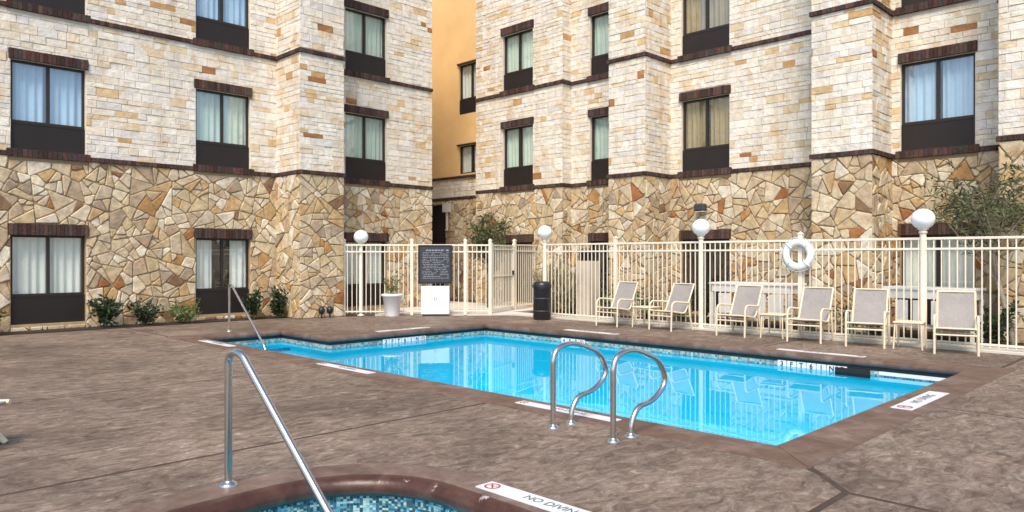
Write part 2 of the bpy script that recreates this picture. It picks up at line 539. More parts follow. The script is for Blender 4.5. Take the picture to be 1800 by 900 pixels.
deck = empty('pool_deck', (0, 0, 0))
tag(deck, 'brown stamped concrete pool deck of large slabs', 'pool deck', kind='structure')
SL = [
    [(-4, 1.83), (4.85, 1.83), (5.15, 2.13), (5.3, 2.4), (5.3, 5.58), (-4, 5.58)],
    [(-4, 5.58), (5.3, 5.58), (5.3, 9.0), (-4, 9.0)],
    [(-4, 9.0), (5.3, 9.0), (5.3, 12.4), (-4, 12.4)],
    [(-4, 12.4), (5.3, 12.4), (5.3, 16.9), (-4, 16.9)],
    [(5.3, 14.3), (8.6, 14.3), (8.6, 16.9), (5.3, 16.9)],
    [(7.6, 12.4), (11.5, 12.4), (11.5, 14.3), (7.6, 14.3)],
    [(8.6, 14.3), (12.55, 14.3), (10.2, 16.25), (10.2, 16.9), (8.6, 16.9)],
    [(-4, -2.5), (4.85, -2.5), (4.85, 1.83), (-4, 1.83)],
    [(4.85, -2.5), (8.24, -2.5), (8.24, 2.3), (5.3, 2.3), (5.15, 2.13), (4.85, 1.83)],
    [(8.24, -2.5), (11.62, -2.5), (11.62, 2.4), (8.24, 2.4)],
    [(11.5, 2.4), (13.5, 2.4), (13.5, 5.8), (11.5, 5.8)],
    [(11.62, -2.5), (13.5, -2.5), (13.5, 2.4), (11.62, 2.4)],
    [(11.5, 5.8), (13.5, 5.8), (13.5, 9.2), (11.5, 9.2)],
    [(11.5, 9.2), (13.5, 9.2), (13.5, 12.4), (11.5, 12.4)],
    [(11.5, 12.4), (13.5, 12.4), (13.5, 13.5), (12.55, 14.3), (11.5, 14.3)],
]
bed = MB().prism([(-5, -3), (13.52, -3), (13.52, 13.5), (10.25, 16.3), (10.25, 16.92), (-5, 16.92)], -0.088, -0.004)
bed = bed.build('joint_filler', M['joint'], deck)
cut(bed, [cut_pool, cut_spa])
for P in SL:
    q = offset_poly(P, -0.02)
    t_ = offset_poly(q, -0.012); k_ = len(q)
    sm_ = MB()
    sm_.add([(x, y, -.08) for x, y in q]+[(x, y, -.008) for x, y in q]+[(x, y, 0.0) for x, y in t_],
            [tuple(range(k_))[::-1], tuple(range(2*k_, 3*k_))]+[(i, (i+1) % k_, k_+(i+1) % k_, k_+i) for i in range(k_)]+[(k_+i, k_+(i+1) % k_, 2*k_+(i+1) % k_, 2*k_+i) for i in range(k_)])
    o = sm_.build('slab', M['deck'], deck)
    cs = []
    bx = (min(p[0] for p in P), max(p[0] for p in P), min(p[1] for p in P), max(p[1] for p in P))
    if bx[1] > 5.1 and bx[0] < 11.9 and bx[3] > 2.1: cs.append(cut_pool)
    if bx[0] < 3.5 and bx[2] < 5.0: cs.append(cut_spa)
    if cs: cut(o, cs)
cut(ground, [cut_pool, cut_spa])

for c in (cut_pool, cut_spa):
    bpy.data.objects.remove(c)

def sweep(poly, prof, close=True):
    """prof: (outward offset, z) list, swept round a CCW polygon"""
    mb = MB()
    n = len(poly)
    rings = [offset_poly(poly, o) if abs(o) > 1e-9 else list(poly) for o, z in prof]
    vs = []
    for (o, z), r in zip(prof, rings):
        vs += [(x, y, z) for x, y in r]
    fs = []
    for i in range(len(prof)-1):
        for k in range(n):
            fs.append((i*n+k, i*n+(k+1) % n, (i+1)*n+(k+1) % n, (i+1)*n+k))
    mb.add(vs, fs, None, False)
    return mb

def side_polys(poly, inner, outer):
    a = offset_poly(poly, inner); b = offset_poly(poly, outer)
    return [(a[i], a[(i+1) % len(a)], b[(i+1) % len(b)], b[i]) for i in range(len(a))]

pool = empty('swimming_pool', (5.62, 2.65, 0))
PO = (5.62, 2.65, 0)
tag(pool, 'turquoise L-shaped swimming pool with brown coping', 'swimming pool')
# basin: walls and floor, facing inwards
mb = MB()
n = len(POOL)
vs = [(x, y, -0.05) for x, y in POOL] + [(x, y, -1.35) for x, y in POOL]
mb.add(vs, [(k, n+k, n+(k+1) % n, (k+1) % n) for k in range(n)])
mb.add([(x, y, -1.35) for x, y in POOL], [tuple(range(n))])
mb.build('basin', M['plaster'], pool, off=PO)
# coping, one piece per side with a rounded nose
cp_prof = [(0.0, -0.09), (-0.035, -0.085), (-0.05, -0.06), (-0.05, -0.035), (-0.04, -0.012), (-0.015, 0.004), (0.02, 0.008), (COPE_W-0.008, 0.008), (COPE_W, -0.002), (COPE_W, -0.09)]
rings = [offset_poly(POOL, o) if abs(o) > 1e-9 else POOL for o, z in cp_prof]
for k in range(n):
    k2 = (k+1) % n
    mb = MB()
    vs = []
    for (o, z), r in zip(cp_prof, rings):
        d = Vector(r[k2]) - Vector(r[k]); d.normalize()
        a = Vector(r[k]) + d*0.003; b = Vector(r[k2]) - d*0.003
        vs += [(a.x, a.y, z), (b.x, b.y, z)]
    fs = [(2*i, 2*i+2, 2*i+3, 2*i+1)[::-1] for i in range(len(cp_prof)-1)]
    fs += [tuple(range(0, len(vs), 2)), tuple(range(1, len(vs), 2))[::-1]]
    mb.add(vs, fs, None)
    mb.build('coping', M['coping'], pool, off=PO)
# steps in the shallow nook
for i, (y0, zt) in enumerate(((13.62, -0.32), (13.24, -0.58), (12.86, -0.84), (12.48, -1.08))):
    MB().box((5.625, y0-0.0, -1.34), (7.345, y0+0.377, zt)).build('step', M['plaster'], pool, off=PO)

for i, y0 in enumerate((13.62, 13.24, 12.86, 12.48)):
    zt = (-0.32, -0.58, -0.84, -1.08)[i]
    MB().box((5.64, y0-.004, zt-.05), (7.33, y0+.05, zt+.006)).build('step_edge_tiles', M['step_tile'], pool, off=PO)
for y0 in (5.2, 8.9):
    dr = MB()
    dr.lathe([(.16, -1.345), (.16, -1.325), (.13, -1.318), (0, -1.315)], 20, (8.5, y0, 0))
    dr.build('floor_drain', M['white'], pool, off=PO)
TC = [lin(132, 160, 164), lin(150, 172, 172), lin(178, 186, 178), lin(112, 132, 138), lin(186, 182, 164), lin(130, 136, 134)]
def tile_band(poly, z0, z1, ts, rnd, skip=(), pal=None, g=0.003):
    """small proud square tiles round the inside of a wall"""
    mb = MB()
    m = len(poly)
    rows = max(1, round((z1-z0)/ts))
    for k in range(m):
        a, b = Vector(poly[k]), Vector(poly[(k+1) % m])
        L = (b-a).length
        if L < 0.02: continue
        d = (b-a)/L; nrm = Vector((-d.y, d.x))       # inwards for CCW
        cnt = max(1, int(L/ts))
        for i in range(cnt):
            for j in range(rows):
                if any(sk[0] == k and sk[1] < (i+.5)*ts < sk[2] for sk in skip): continue
                s0, s1 = i*L/cnt+g, (i+1)*L/cnt-g
                zz0, zz1 = z0+j*(z1-z0)/rows+g, z0+(j+1)*(z1-z0)/rows-g
                c = rnd.choice(pal or TC); k_ = rnd.uniform(.8, 1.15)
                P = lambda s, o, z: (a.x+d.x*s+nrm.x*o, a.y+d.y*s+nrm.y*o, z)
                vs = [P(s0, .006, zz0), P(s1, .006, zz0), P(s1, .006, zz1), P(s0, .006, zz1),
                      P(s0, 0, zz0), P(s1, 0, zz0), P(s1, 0, zz1), P(s0, 0, zz1)]
                mb.add(vs, [(3, 2, 1, 0), (0, 1, 5, 4), (2, 3, 7, 6), (1, 2, 6, 5), (3, 0, 4, 7)], tuple(x*k_ for x in c))
    return mb
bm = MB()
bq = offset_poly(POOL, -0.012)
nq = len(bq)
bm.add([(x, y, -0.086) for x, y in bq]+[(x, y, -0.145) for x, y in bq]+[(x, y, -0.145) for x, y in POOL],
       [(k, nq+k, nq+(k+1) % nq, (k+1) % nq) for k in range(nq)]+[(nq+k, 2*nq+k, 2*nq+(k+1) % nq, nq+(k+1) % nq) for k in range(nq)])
bm.build('coping_shade_band', M['skimmer_shade'], pool, off=PO)  # dark strip that paints in the shade beneath the coping overhang
tb = tile_band(POOL, -0.235, -0.15, 0.042, random.Random(3)).build('waterline_tiles', M['tile'], pool, off=PO)
tb['kind'] = 'stuff'
sk = MB().box((11.27, 3.92, -0.26), (11.287, 4.42, -0.147)).build('skimmer_mouth', M['skimmer_shade'], pool, off=PO)
# water
wz = -0.215
water = MB()
wp = offset_poly(POOL, -0.001)
water.add([(x, y, wz) for x, y in wp], [tuple(range(n))])
water = water.build('pool_water', M['water'])
tag(water, 'clear turquoise water filling the swimming pool', 'water', kind='structure')

def text_obj(body, size, mat, parent, loc, rot, name='lettering', align='CENTER', bold=0.0):
    cu = bpy.data.curves.new(name, 'FONT')
    cu.body = body; cu.size = size; cu.align_x = align; cu.align_y = 'CENTER'
    cu.extrude = 0.0008; cu.offset = bold
    tmp = link(bpy.data.objects.new('tmp', cu))
    dg = bpy.context.evaluated_depsgraph_get()
    me = bpy.data.meshes.new_from_object(tmp.evaluated_get(dg))
    bpy.data.objects.remove(tmp)
    me.materials.clear(); me.materials.append(mat)
    o = link(bpy.data.objects.new(name, me))
    o.parent = parent; o.location = loc; o.rotation_euler = rot
    if len(body) > 1: o['kind'] = 'stuff'
    return o

def no_dive(parent, r, loc, rot, name='no_diving_symbol'):
    """red ring with slash over a small dark diver"""
    e = MB()
    k = 28
    vs = []; fs = []
    for i in range(k):
        a = 2*math.pi*i/k
        vs += [(r*math.cos(a), r*math.sin(a), 0.0012), (r*.76*math.cos(a), r*.76*math.sin(a), 0.0012)]
    for i in range(k):
        j = (i+1) % k
        fs.append((2*i, 2*j, 2*j+1, 2*i+1))
    e.add(vs, fs)
    c, s_ = math.cos(R_(-45)), math.sin(R_(-45))
    q = [(-r*.8, -r*.1), (r*.8, -r*.1), (r*.8, r*.1), (-r*.8, r*.1)]
    e.add([(x*c-y*s_, x*s_+y*c, 0.0016) for x, y in q], [(0, 1, 2, 3)])
    o = e.build(name, M['red'], parent)
    o.location = loc; o.rotation_euler = rot
    d = MB()
    d.add([(-r*.5, -r*.15, .0008), (r*.25, r*.12, .0008), (r*.2, r*.28, .0008), (-r*.45, 0, .0008)], [(0, 1, 2, 3)])
    d.add([(r*.4+r*.12*math.cos(2*math.pi*i/10), r*.3+r*.12*math.sin(2*math.pi*i/10), .0008) for i in range(10)], [tuple(range(10))])
    o2 = d.build('diver_figure', M['ink'], parent)
    o2.location = loc; o2.rotation_euler = rot
    return o

def plaque(parent, cx, cy, length, width, ang, z, words='NO DIVING', symbol=True, tiles=6, mat='ink_soft'):
    """row of white tiles set into the coping; local x is the reading direction"""
    p = MB()
    tl = length/tiles
    for i in range(tiles):
        p.bbox((-length/2+i*tl+.0015, -width/2, -0.004), (-length/2+(i+1)*tl-.0015, width/2, 0.004), 0.0015)
    o = p.build('depth_marker_tiles', M['marker'], parent)
    par = Vector(parent.location)
    o.location = Vector((cx, cy, z)) - par
    o.rotation_euler = (0, 0, ang)
    if symbol:
        no_dive(o, width*.36, (-length/2+width*.55, 0, 0.0045), (0, 0, 0))
    text_obj(words, width*.6, M[mat], o, (width*.4, 0, 0.0052), (0, 0, 0), bold=0.0005)
    return o
pz = 0.0125
plaque(pool, 5.43, 12.65, 1.25, 0.13, R_(-90), pz)
plaque(pool, 5.43, 8.6, 1.25, 0.13, R_(-90), pz)
plaque(pool, 5.43, 4.7, 1.25, 0.13, R_(-90), pz)
plaque(pool, 8.45, 2.43, 1.25, 0.20, 0, pz)
plaque(pool, 11.52, 4.75, 1.35, 0.13, R_(90), pz)
plaque(pool, 11.52, 9.3, 1.3, 0.16, R_(90), pz)
plaque(pool, 9.2, 12.36, 1.3, 0.16, R_(180), pz)
# depth marks on the far waterline: white tiles with dark characters
def depth_mark(face, c0, chars, w=0.155):
    for i, ch in enumerate(chars):
        mb = MB()
        mb.bbox((-w*.46, -0.004, -0.07), (w*.46, 0.004, 0.052), 0.002)
        o = mb.build('depth_mark_tile', M['marker'], pool)
        if face == 'x':     # on wall x = 11.3 facing -x, reading towards -y
            o.location = Vector((11.286, c0 - i*w, -0.182)) - Vector(PO); o.rotation_euler = (0, 0, R_(-90))
        else:               # on wall y = 12.15 facing -y, reading towards +x
            o.location = Vector((c0 + i*w, 12.136, -0.182)) - Vector(PO)
        if ch == '@':
            no_dive(o, 0.048, (0, -0.0045, 0), (R_(90), 0, 0))
        else:
            text_obj(ch, 0.10, M['ink'], o, (0, -0.0052, 0), (R_(90), 0, 0), bold=0.003)
depth_mark('x', 5.25, ['3', 'F', 'T', '6', 'I', 'N', '@'])
depth_mark('x', 9.8, ['4', 'F', 'T', '@'])
depth_mark('y', 8.6, ['3', 'F', 'T', '6', 'I', 'N', '@'])
# pale plain tile length beside the skimmer
MB().bbox((11.284, 2.70, -0.20), (11.2915, 3.80, -0.148), 0.002).build('pale_tile_strip', M['marker'], pool, off=PO)

# spa
spa = empty('hot_tub', (1.8, 3.2, 0))
SO = (1.8, 3.2, 0)
tag(spa, 'sunken hot tub with glossy dark brown rim and mosaic waterline', 'hot tub')
sp_prof = [(0.0, -0.11), (-0.03, -0.10), (-0.045, -0.075), (-0.045, -0.04), (-0.03, -0.005), (0.0, 0.014), (0.05, 0.02), (SPA_W-0.03, 0.02), (SPA_W, 0.008), (SPA_W, -0.1)]
nose = sweep(SPA, sp_prof[:7])
nose.sm = [True]*len(nose.f)
nose.build('rim_nose', M['spa_rim'], spa, off=SO)
flat = sweep(SPA, [(0.05, 0.0198), (0.055, 0.0205), (SPA_W-0.03, 0.0205), (SPA_W, 0.008), (SPA_W, -0.1)])
flat.build('rim_coping', M['spa_flat'], spa, off=SO)
mb = MB()
n = len(SPA)
vs = [(x, y, -0.06) for x, y in SPA] + [(x, y, -1.0) for x, y in SPA]
mb.add(vs, [(k, n+k, n+(k+1) % n, (k+1) % n) for k in range(n)])
mb.add([(x, y, -1.0) for x, y in SPA], [tuple(range(n))])
mb.build('basin', M['plaster'], spa, off=SO)
o = tile_band(rounded_rect(1.06, 3.08, 2.24, 4.44, 0.78, 28), -0.30, -0.11, 0.0155, random.Random(5), pal=[lin(96, 150, 168), lin(60, 104, 124), lin(130, 176, 186), lin(44, 74, 90), lin(168, 192, 190), lin(70, 92, 96)], g=0.0009).build('waterline_tiles', M['tile'], spa, off=SO)
o['kind'] = 'stuff'
w2 = MB()
wp = offset_poly(SPA, -0.001)
w2.add([(x, y, -0.25) for x, y in wp], [tuple(range(n))])
w2 = w2.build('hot_tub_water', M['spa_water'])
tag(w2, 'pale blue water in the hot tub', 'water', kind='structure')
plaque(spa, 3.27, 2.98, 1.1, 0.15, R_(-90), 0.0245, mat='ink_soft')

# ---------------------------------------------------------------- stone buildings
S1, S1T = 3.53, 3.62          # lower string course
S2, S2T = 6.48, 6.57          # upper string course
TOP = 10.2
ROWS = [(0.14, 0.71, 1.95, 2.17), (3.67, 4.22, 5.47, 5.67), (6.62, 7.15, 8.34, 8.56)]   # panel bottom, glass bottom, glass top, lintel top
FLAG = [(lin(214, 196, 164), 9), (lin(224, 210, 182), 8), (lin(208, 187, 150), 8), (lin(208, 191, 164), 6), (lin(204, 174, 128), 3.5),
        (lin(190, 148, 98), 1.3), (lin(168, 114, 72), 0.7), (lin(146, 116, 90), 1.0), (lin(196, 175, 146), 5), (lin(178, 160, 138), 2.5), (lin(231, 221, 200), 5)]
LIME = [(lin(237, 229, 213), 16), (lin(242, 236, 224), 18), (lin(236, 224, 204), 8), (lin(231, 212, 180), 3.5), (lin(222, 194, 150), 1.3),
        (lin(204, 164, 114), 0.7), (lin(172, 122, 82), 0.4), (lin(232, 227, 220), 7)]
def pick(rnd, pal):
    t = rnd.uniform(0, sum(w for c, w in pal))
    for c, w in pal:
        t -= w
        if t <= 0: break
    k = rnd.uniform(0.92, 1.05)
    return tuple(min(0.92, x*k) for x in c)

def screen_size(P, A):
    """apparent size of a piece of area A at world point P (0 if out of the picture)"""
    d = (P[0]+P[1])*0.7071
    if d < 1: return 0
    u = (P[0]-P[1])*0.7071/d*1300; v = (P[2]-1.5)/d*1300
    if abs(u) > 900 or abs(v) > 455: return 0
    return A*(1300/d)**2

class Wall:
    """a vertical wall face: s runs along e, z up, depth d outwards along nrm"""
    def __init__(w, org, e, nrm):
        w.o = org; w.e = e; w.n = nrm
    def __call__(w, s, z, d=0.0):
        return (w.o[0]+w.e[0]*s+w.n[0]*d, w.o[1]+w.e[1]*s+w.n[1]*d, z)

def voronoi(s0, s1, z0, z1, rnd, size=1.15):
    pts = []
    A = (s1-s0)*(z1-z0)
    for _ in range(int(30*A/(size*size))+40):
        p = (rnd.uniform(s0-.2, s1+.2), rnd.uniform(z0-.2, z1+.2))
        if all((p[0]-q[0])**2+(p[1]-q[1])**2 > (size*.62)**2 for q in pts): pts.append(p)
    cells = []
    for i, p in enumerate(pts):
        poly = [(s0, z0), (s1, z0), (s1, z1), (s0, z1)]
        for j, q in enumerate(pts):
            if i == j: continue
            dx, dz = q[0]-p[0], q[1]-p[1]
            poly = clip(poly, dx, dz, dx*(p[0]+q[0])/2+dz*(p[1]+q[1])/2)
            if len(poly) < 3: break
        if len(poly) > 2: cells.append(poly)
    out = []
    def crack(poly):
        a = abs(area(poly))
        if a < rnd.uniform(.024, .14):
            out.append(poly); return
        n = len(poly)
        cx = sum(p[0] for p in poly)/n; cz = sum(p[1] for p in poly)/n
        # long axis from the farthest pair of corners
        L, ax = 0, (1, 0)
        for p in poly:
            for q in poly:
                d = math.hypot(p[0]-q[0], p[1]-q[1])
                if d > L: L, ax = d, ((q[0]-p[0])/d, (q[1]-p[1])/d)
        t = math.atan2(ax[1], ax[0])+rnd.gauss(0, .3)
        o = rnd.uniform(-.16, .16)*L
        nx, nz = math.cos(t), math.sin(t)
        c = nx*(cx+ax[0]*o)+nz*(cz+ax[1]*o)
        for q in (clip(poly, nx, nz, c), clip(poly, -nx, -nz, -c)):
            if len(q) > 2: crack(q)
    for c in cells: crack(c)
    # knock the sharp corners off
    res = []
    for p in out:
        p = clean(p, .03)
        n = len(p)
        if n < 3: continue
        q = []
        for i in range(n):
            a, b, c = Vector(p[i-1]), Vector(p[i]), Vector(p[(i+1) % n])
            d1, d2 = a-b, c-b
            ang = d1.angle(d2, 3.0)
            if ang < 1.9:
                k = rnd.uniform(.018, .05)*(1.5 if ang < 1.0 else 1.0)
                k1, k2 = min(k, d1.length*.4), min(k*rnd.uniform(.6, 1.4), d2.length*.4)
                e1, e2 = b+d1.normalized()*k1, b+d2.normalized()*k2
                q += [tuple(e1), tuple(e2)]
            else:
                q.append(tuple(b))
        res.append(q)
    return res

def ashlar(s0, s1, z0, z1, rnd):
    cells = []
    z = z0
    while z < z1-0.03:
        h = rnd.choice((0.10, 0.125, 0.14, 0.16, 0.185))
        if z+h > z1-0.06: h = z1-z
        s = s0-rnd.uniform(0, .3)
        while s < s1:
            L = rnd.uniform(0.16, 0.50)*(1.15 if h < .13 else 1.0)
            a, b = max(s, s0), min(s+L, s1)
            if b-a > 0.02:
                cells.append([(a, z), (b, z), (b, z+h), (a, z+h)])
            s += L
        z += h
    return cells

class Building:
    def __init__(b, name, loc, label):
        b.root = empty(name, loc)
        tag(b.root, label, 'building')
        b.loc = loc
        b.st = {'flagstone': [], 'limestone_block': []}
        b.core = {'flag': MB(), 'lime': MB(), 'stucco': MB()}
        b.rnd = random.Random(hash(name) % 97 if False else len(name)*13+5)
    def core_patch(b, W, s0, s1, z0, z1, kind, rects):
        xs = sorted({s0, s1, *[min(max(v, s0), s1) for r in rects for v in r[:2]]})
        zs = sorted({z0, z1, *[min(max(v, z0), z1) for r in rects for v in r[2:]]})
        for i in range(len(xs)-1):
            for j in range(len(zs)-1):
                cx, cz = (xs[i]+xs[i+1])/2, (zs[j]+zs[j+1])/2
                if any(r[0] < cx < r[1] and r[2] < cz < r[3] for r in rects): continue
                b.core[kind].add([W(xs[i], zs[j]), W(xs[i+1], zs[j]), W(xs[i+1], zs[j+1]), W(xs[i], zs[j+1])], [(0, 1, 2, 3)])
        for r in rects:
            a0, a1 = max(r[0], s0), min(r[1], s1); c0, c1 = max(r[2], z0), min(r[3], z1)
            if a1 <= a0 or c1 <= c0: continue
            D = -0.25
            b.core[kind].add([W(a0, c0), W(a0, c1), W(a0, c1, D), W(a0, c0, D)], [(3, 2, 1, 0)])
            b.core[kind].add([W(a1, c0), W(a1, c1), W(a1, c1, D), W(a1, c0, D)], [(0, 1, 2, 3)])
            if r[2] >= z0: b.core[kind].add([W(a0, c0), W(a1, c0), W(a1, c0, D), W(a0, c0, D)], [(0, 1, 2, 3)])
            if r[3] <= z1: b.core[kind].add([W(a0, c1), W(a1, c1), W(a1, c1, D), W(a0, c1, D)], [(3, 2, 1, 0)])
    def stone_patch(b, W, s0, s1, z0, z1, kind, holes, ext0=0.0, ext1=0.0):
        """cover a face with separate stones; ext widens at outer corners"""
        rnd = b.rnd
        flag = kind == 'flagstone'
        cells = voronoi(s0-ext0, s1+ext1, z0, z1, rnd) if flag else ashlar(s0-ext0, s1+ext1, z0, z1, rnd)
        gap = 0.008 if flag else 0.0045
        for poly in cells:
            ps = [poly]
            for h in holes:
                ps = [q for p in ps for q in minus_rect(p, h)]
            for p in ps:
                p = clean(p)
                if len(p) < 3 or abs(area(p)) < 0.0022: continue
                w = max(q[0] for q in p)-min(q[0] for q in p); hh = max(q[1] for q in p)-min(q[1] for q in p)
                if min(w, hh) < 0.03: continue
                q = offset_poly(p, -gap)
                if area(q) < 0.0012: continue
                d = rnd.uniform(0.016, 0.046) if flag else rnd.uniform(0.008, 0.022)
                ins = min(0.016 if flag else 0.006, 0.12*math.sqrt(area(q)))
                col = pick(rnd, FLAG if flag else LIME)
                mb = MB()
                n = len(q)
                top = offset_poly(q, -ins)
                tl = rnd.uniform(-0.03, 0.03); tz = rnd.uniform(-0.03, 0.03)
                cs = sum(x for x, _ in q)/n; cz = sum(y for _, y in q)/n
                vs = [W(x, y, -0.004) for x, y in q] + [W(x, y, d*.72) for x, y in q] + [W(x, y, d+(x-cs)*tl+(y-cz)*tz) for x, y in top]
                fs = [tuple(range(2*n, 3*n))]
                for i in range(n):
                    j = (i+1) % n
                    fs += [(i, j, n+j, n+i), (n+i, n+j, 2*n+j, 2*n+i)]
                mb.add(vs, fs, col)
                c = W(cs, cz, d)
                b.st[kind].append((screen_size(c, area(q)), c, mb))
    def face(b, W, s0, s1, rects, holes, ext0=0.0, ext1=0.0, zmax=9.95, flag=True, stones=True):
        if flag:
            b.core_patch(W, s0, s1, -0.1, S1+.06, 'flag', rects)
            if stones: b.stone_patch(W, s0, s1, 0.0, S1, 'flagstone', holes, ext0, ext1)
        b.core_patch(W, s0, s1, S1+.06, TOP+1.2, 'lime', rects)
        if stones: b.stone_patch(W, s0, s1, S1T, zmax, 'limestone_block', holes + [(-99, 99, S2, S2T)], ext0, ext1)
    def string(b, W, s0, s1, z0, z1, d=0.075, bw=0.09, name='string_course'):
        """projecting course of upright dark bricks on a bed"""
        rnd = b.rnd
        mb = MB()
        L = s1-s0; cnt = max(1, round(L/bw))
        BR = [lin(86, 64, 58), lin(70, 52, 48), lin(98, 76, 70), lin(78, 66, 64)]
        vs = [W(s0, z0+.006, -.01), W(s1, z0+.006, -.01), W(s1, z1-.006, -.01), W(s0, z1-.006, -.01),
              W(s0, z0+.006, d-.012), W(s1, z0+.006, d-.012), W(s1, z1-.006, d-.012), W(s0, z1-.006, d-.012)]
        mb.add(vs, [(4, 5, 6, 7), (0, 1, 5, 4), (1, 2, 6, 5), (2, 3, 7, 6), (3, 0, 4, 7)], lin(74, 62, 58))
        for i in range(cnt):
            a, c = s0+i*L/cnt+.004, s0+(i+1)*L/cnt-.004
            dd = d+rnd.uniform(-.004, .004)
            col = tuple(x*rnd.uniform(.85, 1.15) for x in rnd.choice(BR))
            vs = [W(a, z0, -.005), W(c, z0, -.005), W(c, z1, -.005), W(a, z1, -.005), W(a, z0, dd), W(c, z0, dd), W(c, z1, dd), W(a, z1, dd)]
            mb.add(vs, [(4, 5, 6, 7), (0, 1, 5, 4), (1, 2, 6, 5), (2, 3, 7, 6), (3, 0, 4, 7)], col)
        return mb.build(name, M['brick'], b.root, off=b.loc)
    def window(b, W, s0, s1, row, gap=0.0, panel=True, cloth='curtain'):
        zb, zg, zt, zl = row
        rnd = b.rnd
        ft = 0.045; fd = -0.075
        gap = gap or rnd.choice((0, 0, .03, .07, .12))
        mid = (s0+s1)/2
        fr = MB()
        def bar(a0, a1, c0, c1, d0=-0.14, d1=fd):
            vs = [W(a0, c0, d0), W(a1, c0, d0), W(a1, c1, d0), W(a0, c1, d0), W(a0, c0, d1), W(a1, c0, d1), W(a1, c1, d1), W(a0, c1, d1)]
            fr.add(vs, [(4, 5, 6, 7), (0, 1, 5, 4), (1, 2, 6, 5), (2, 3, 7, 6), (3, 0, 4, 7)])
        bar(s0, s0+ft, zg, zt); bar(s1-ft, s1, zg, zt); bar(s0+ft, s1-ft, zt-ft, zt); bar(s0+ft, s1-ft, zg, zg+ft)
        bar(mid-.028, mid+.028, zg+ft, zt-ft, -0.14, fd-.004)
        w = fr.build('window', M['frame'], b.root, off=b.loc)
        for a0, a1 in ((s0+ft, mid-.028), (mid+.028, s1-ft)):
            g = MB(); g.add([W(a0-.004, zg+ft-.004, -.115), W(a1+.004, zg+ft-.004, -.115), W(a1+.004, zt-ft+.004, -.115), W(a0-.004, zt-ft+.004, -.115)], [(0, 1, 2, 3)])
            g.build('pane', M['glass'], w, off=b.loc)
        # curtains, folded cloth with a gap in the middle
        for a0, a1 in (((s0+.01, mid-gap/2-.004), (mid+gap/2+.004, s1-.01)) if cloth else ()):
            c = MB(); K = 40
            vs = []
            ph = rnd.uniform(0, 6)
            for i in range(K+1):
                t = i/K
                d = -.175+.022*math.sin(t*(a1-a0)*42+ph)+.012*math.sin(t*(a1-a0)*17+ph*2)
                vs += [W(a0+(a1-a0)*t, zg-.02, d-.01), W(a0+(a1-a0)*t, zt+.02, d)]
            c.add(vs, [(2*i, 2*i+2, 2*i+3, 2*i+1) for i in range(K)], None, True)
            c.build('curtain', M[cloth], w, off=b.loc)
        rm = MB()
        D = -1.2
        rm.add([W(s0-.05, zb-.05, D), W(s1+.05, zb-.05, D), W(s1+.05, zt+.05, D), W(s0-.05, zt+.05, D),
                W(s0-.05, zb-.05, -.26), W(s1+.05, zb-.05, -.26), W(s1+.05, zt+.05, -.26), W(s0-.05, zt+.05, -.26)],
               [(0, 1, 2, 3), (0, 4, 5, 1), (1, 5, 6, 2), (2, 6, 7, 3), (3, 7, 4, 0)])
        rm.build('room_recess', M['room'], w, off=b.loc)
        if panel:
            p = MB()
            vs = [W(s0, zb, -.05), W(s1, zb, -.05), W(s1, zg-.003, -.05), W(s0, zg-.003, -.05), W(s0, zb, -.14), W(s1, zb, -.14), W(s1, zg-.003, -.14), W(s0, zg-.003, -.14)]
            p.add(vs, [(0, 1, 2, 3), (3, 2, 6, 7)])
            # shallow raised border round the flat panel
            for a0, a1, c0, c1 in ((s0, s1, zb, zb+.03), (s0, s1, zg-.033, zg-.003), (s0, s0+.03, zb+.03, zg-.033), (s1-.03, s1, zb+.03, zg-.033)):
                p.add([W(a0, c0, -.044), W(a1, c0, -.044), W(a1, c1, -.044), W(a0, c1, -.044), W(a0, c0, -.05), W(a1, c0, -.05), W(a1, c1, -.05), W(a0, c1, -.05)],
                      [(0, 1, 2, 3), (3, 2, 6, 7), (1, 0, 4, 5), (0, 3, 7, 4), (2, 1, 5, 6)])
            p.build('lower_panel', M['panel'], w, off=b.loc)
        # lintel of soldier bricks
        return b.string(W, s0-.04, s1+.04, zt, zl, 0.07, 0.075, 'lintel')
    def finish(b, mats):
        wall = {}
        for k, nm in (('flag', 'flagstone_wall'), ('lime', 'limestone_wall'), ('stucco', 'stucco_wall')):
            if b.core[k].v:
                wall[k] = b.core[k].build(nm, M[{'flag': 'mortar_flag', 'lime': 'mortar_lime', 'stucco': 'stucco'}[k]], b.root, off=b.loc)
        for kind, wk, mt in (('flagstone', 'flag', 'flag'), ('limestone_block', 'lime', 'lime')):
            L = sorted(b.st[kind], key=lambda t: -t[0])
            for sz, c, mb in L[:290]:
                if sz < 60: break
                o = mb.build(kind, M[mt], wall[wk], off=c)
                o.location = Vector(c)-Vector(b.loc)
            rest = MB()
            for sz, c, mb in [t for i, t in enumerate(L) if i >= 290 or t[0] < 60]:
                rest.add(mb.v, mb.f, mb.c[0])
            if rest.v:
                o = rest.build(kind+'s', M[mt], wall[wk], off=b.loc)
                o['kind'] = 'stuff'

def rects_for(cols):
    r = []; h = []
    for c in cols:
        s0, s1 = c[0], c[1]
        for row in ROWS:
            r.append((s0, s1, row[0], row[2]))
            h.append((s0-.004, s1+.004, row[0]-.05, row[2]))
            h.append((s0-.045, s1+.045, row[2], row[3]))
    for s0, s1 in [c[:2] for c in cols]:
        h += [(s0-.05, s1+.05, 3.45, 3.675), (s0-.05, s1+.05, 6.4, 6.625)]
    return r, h

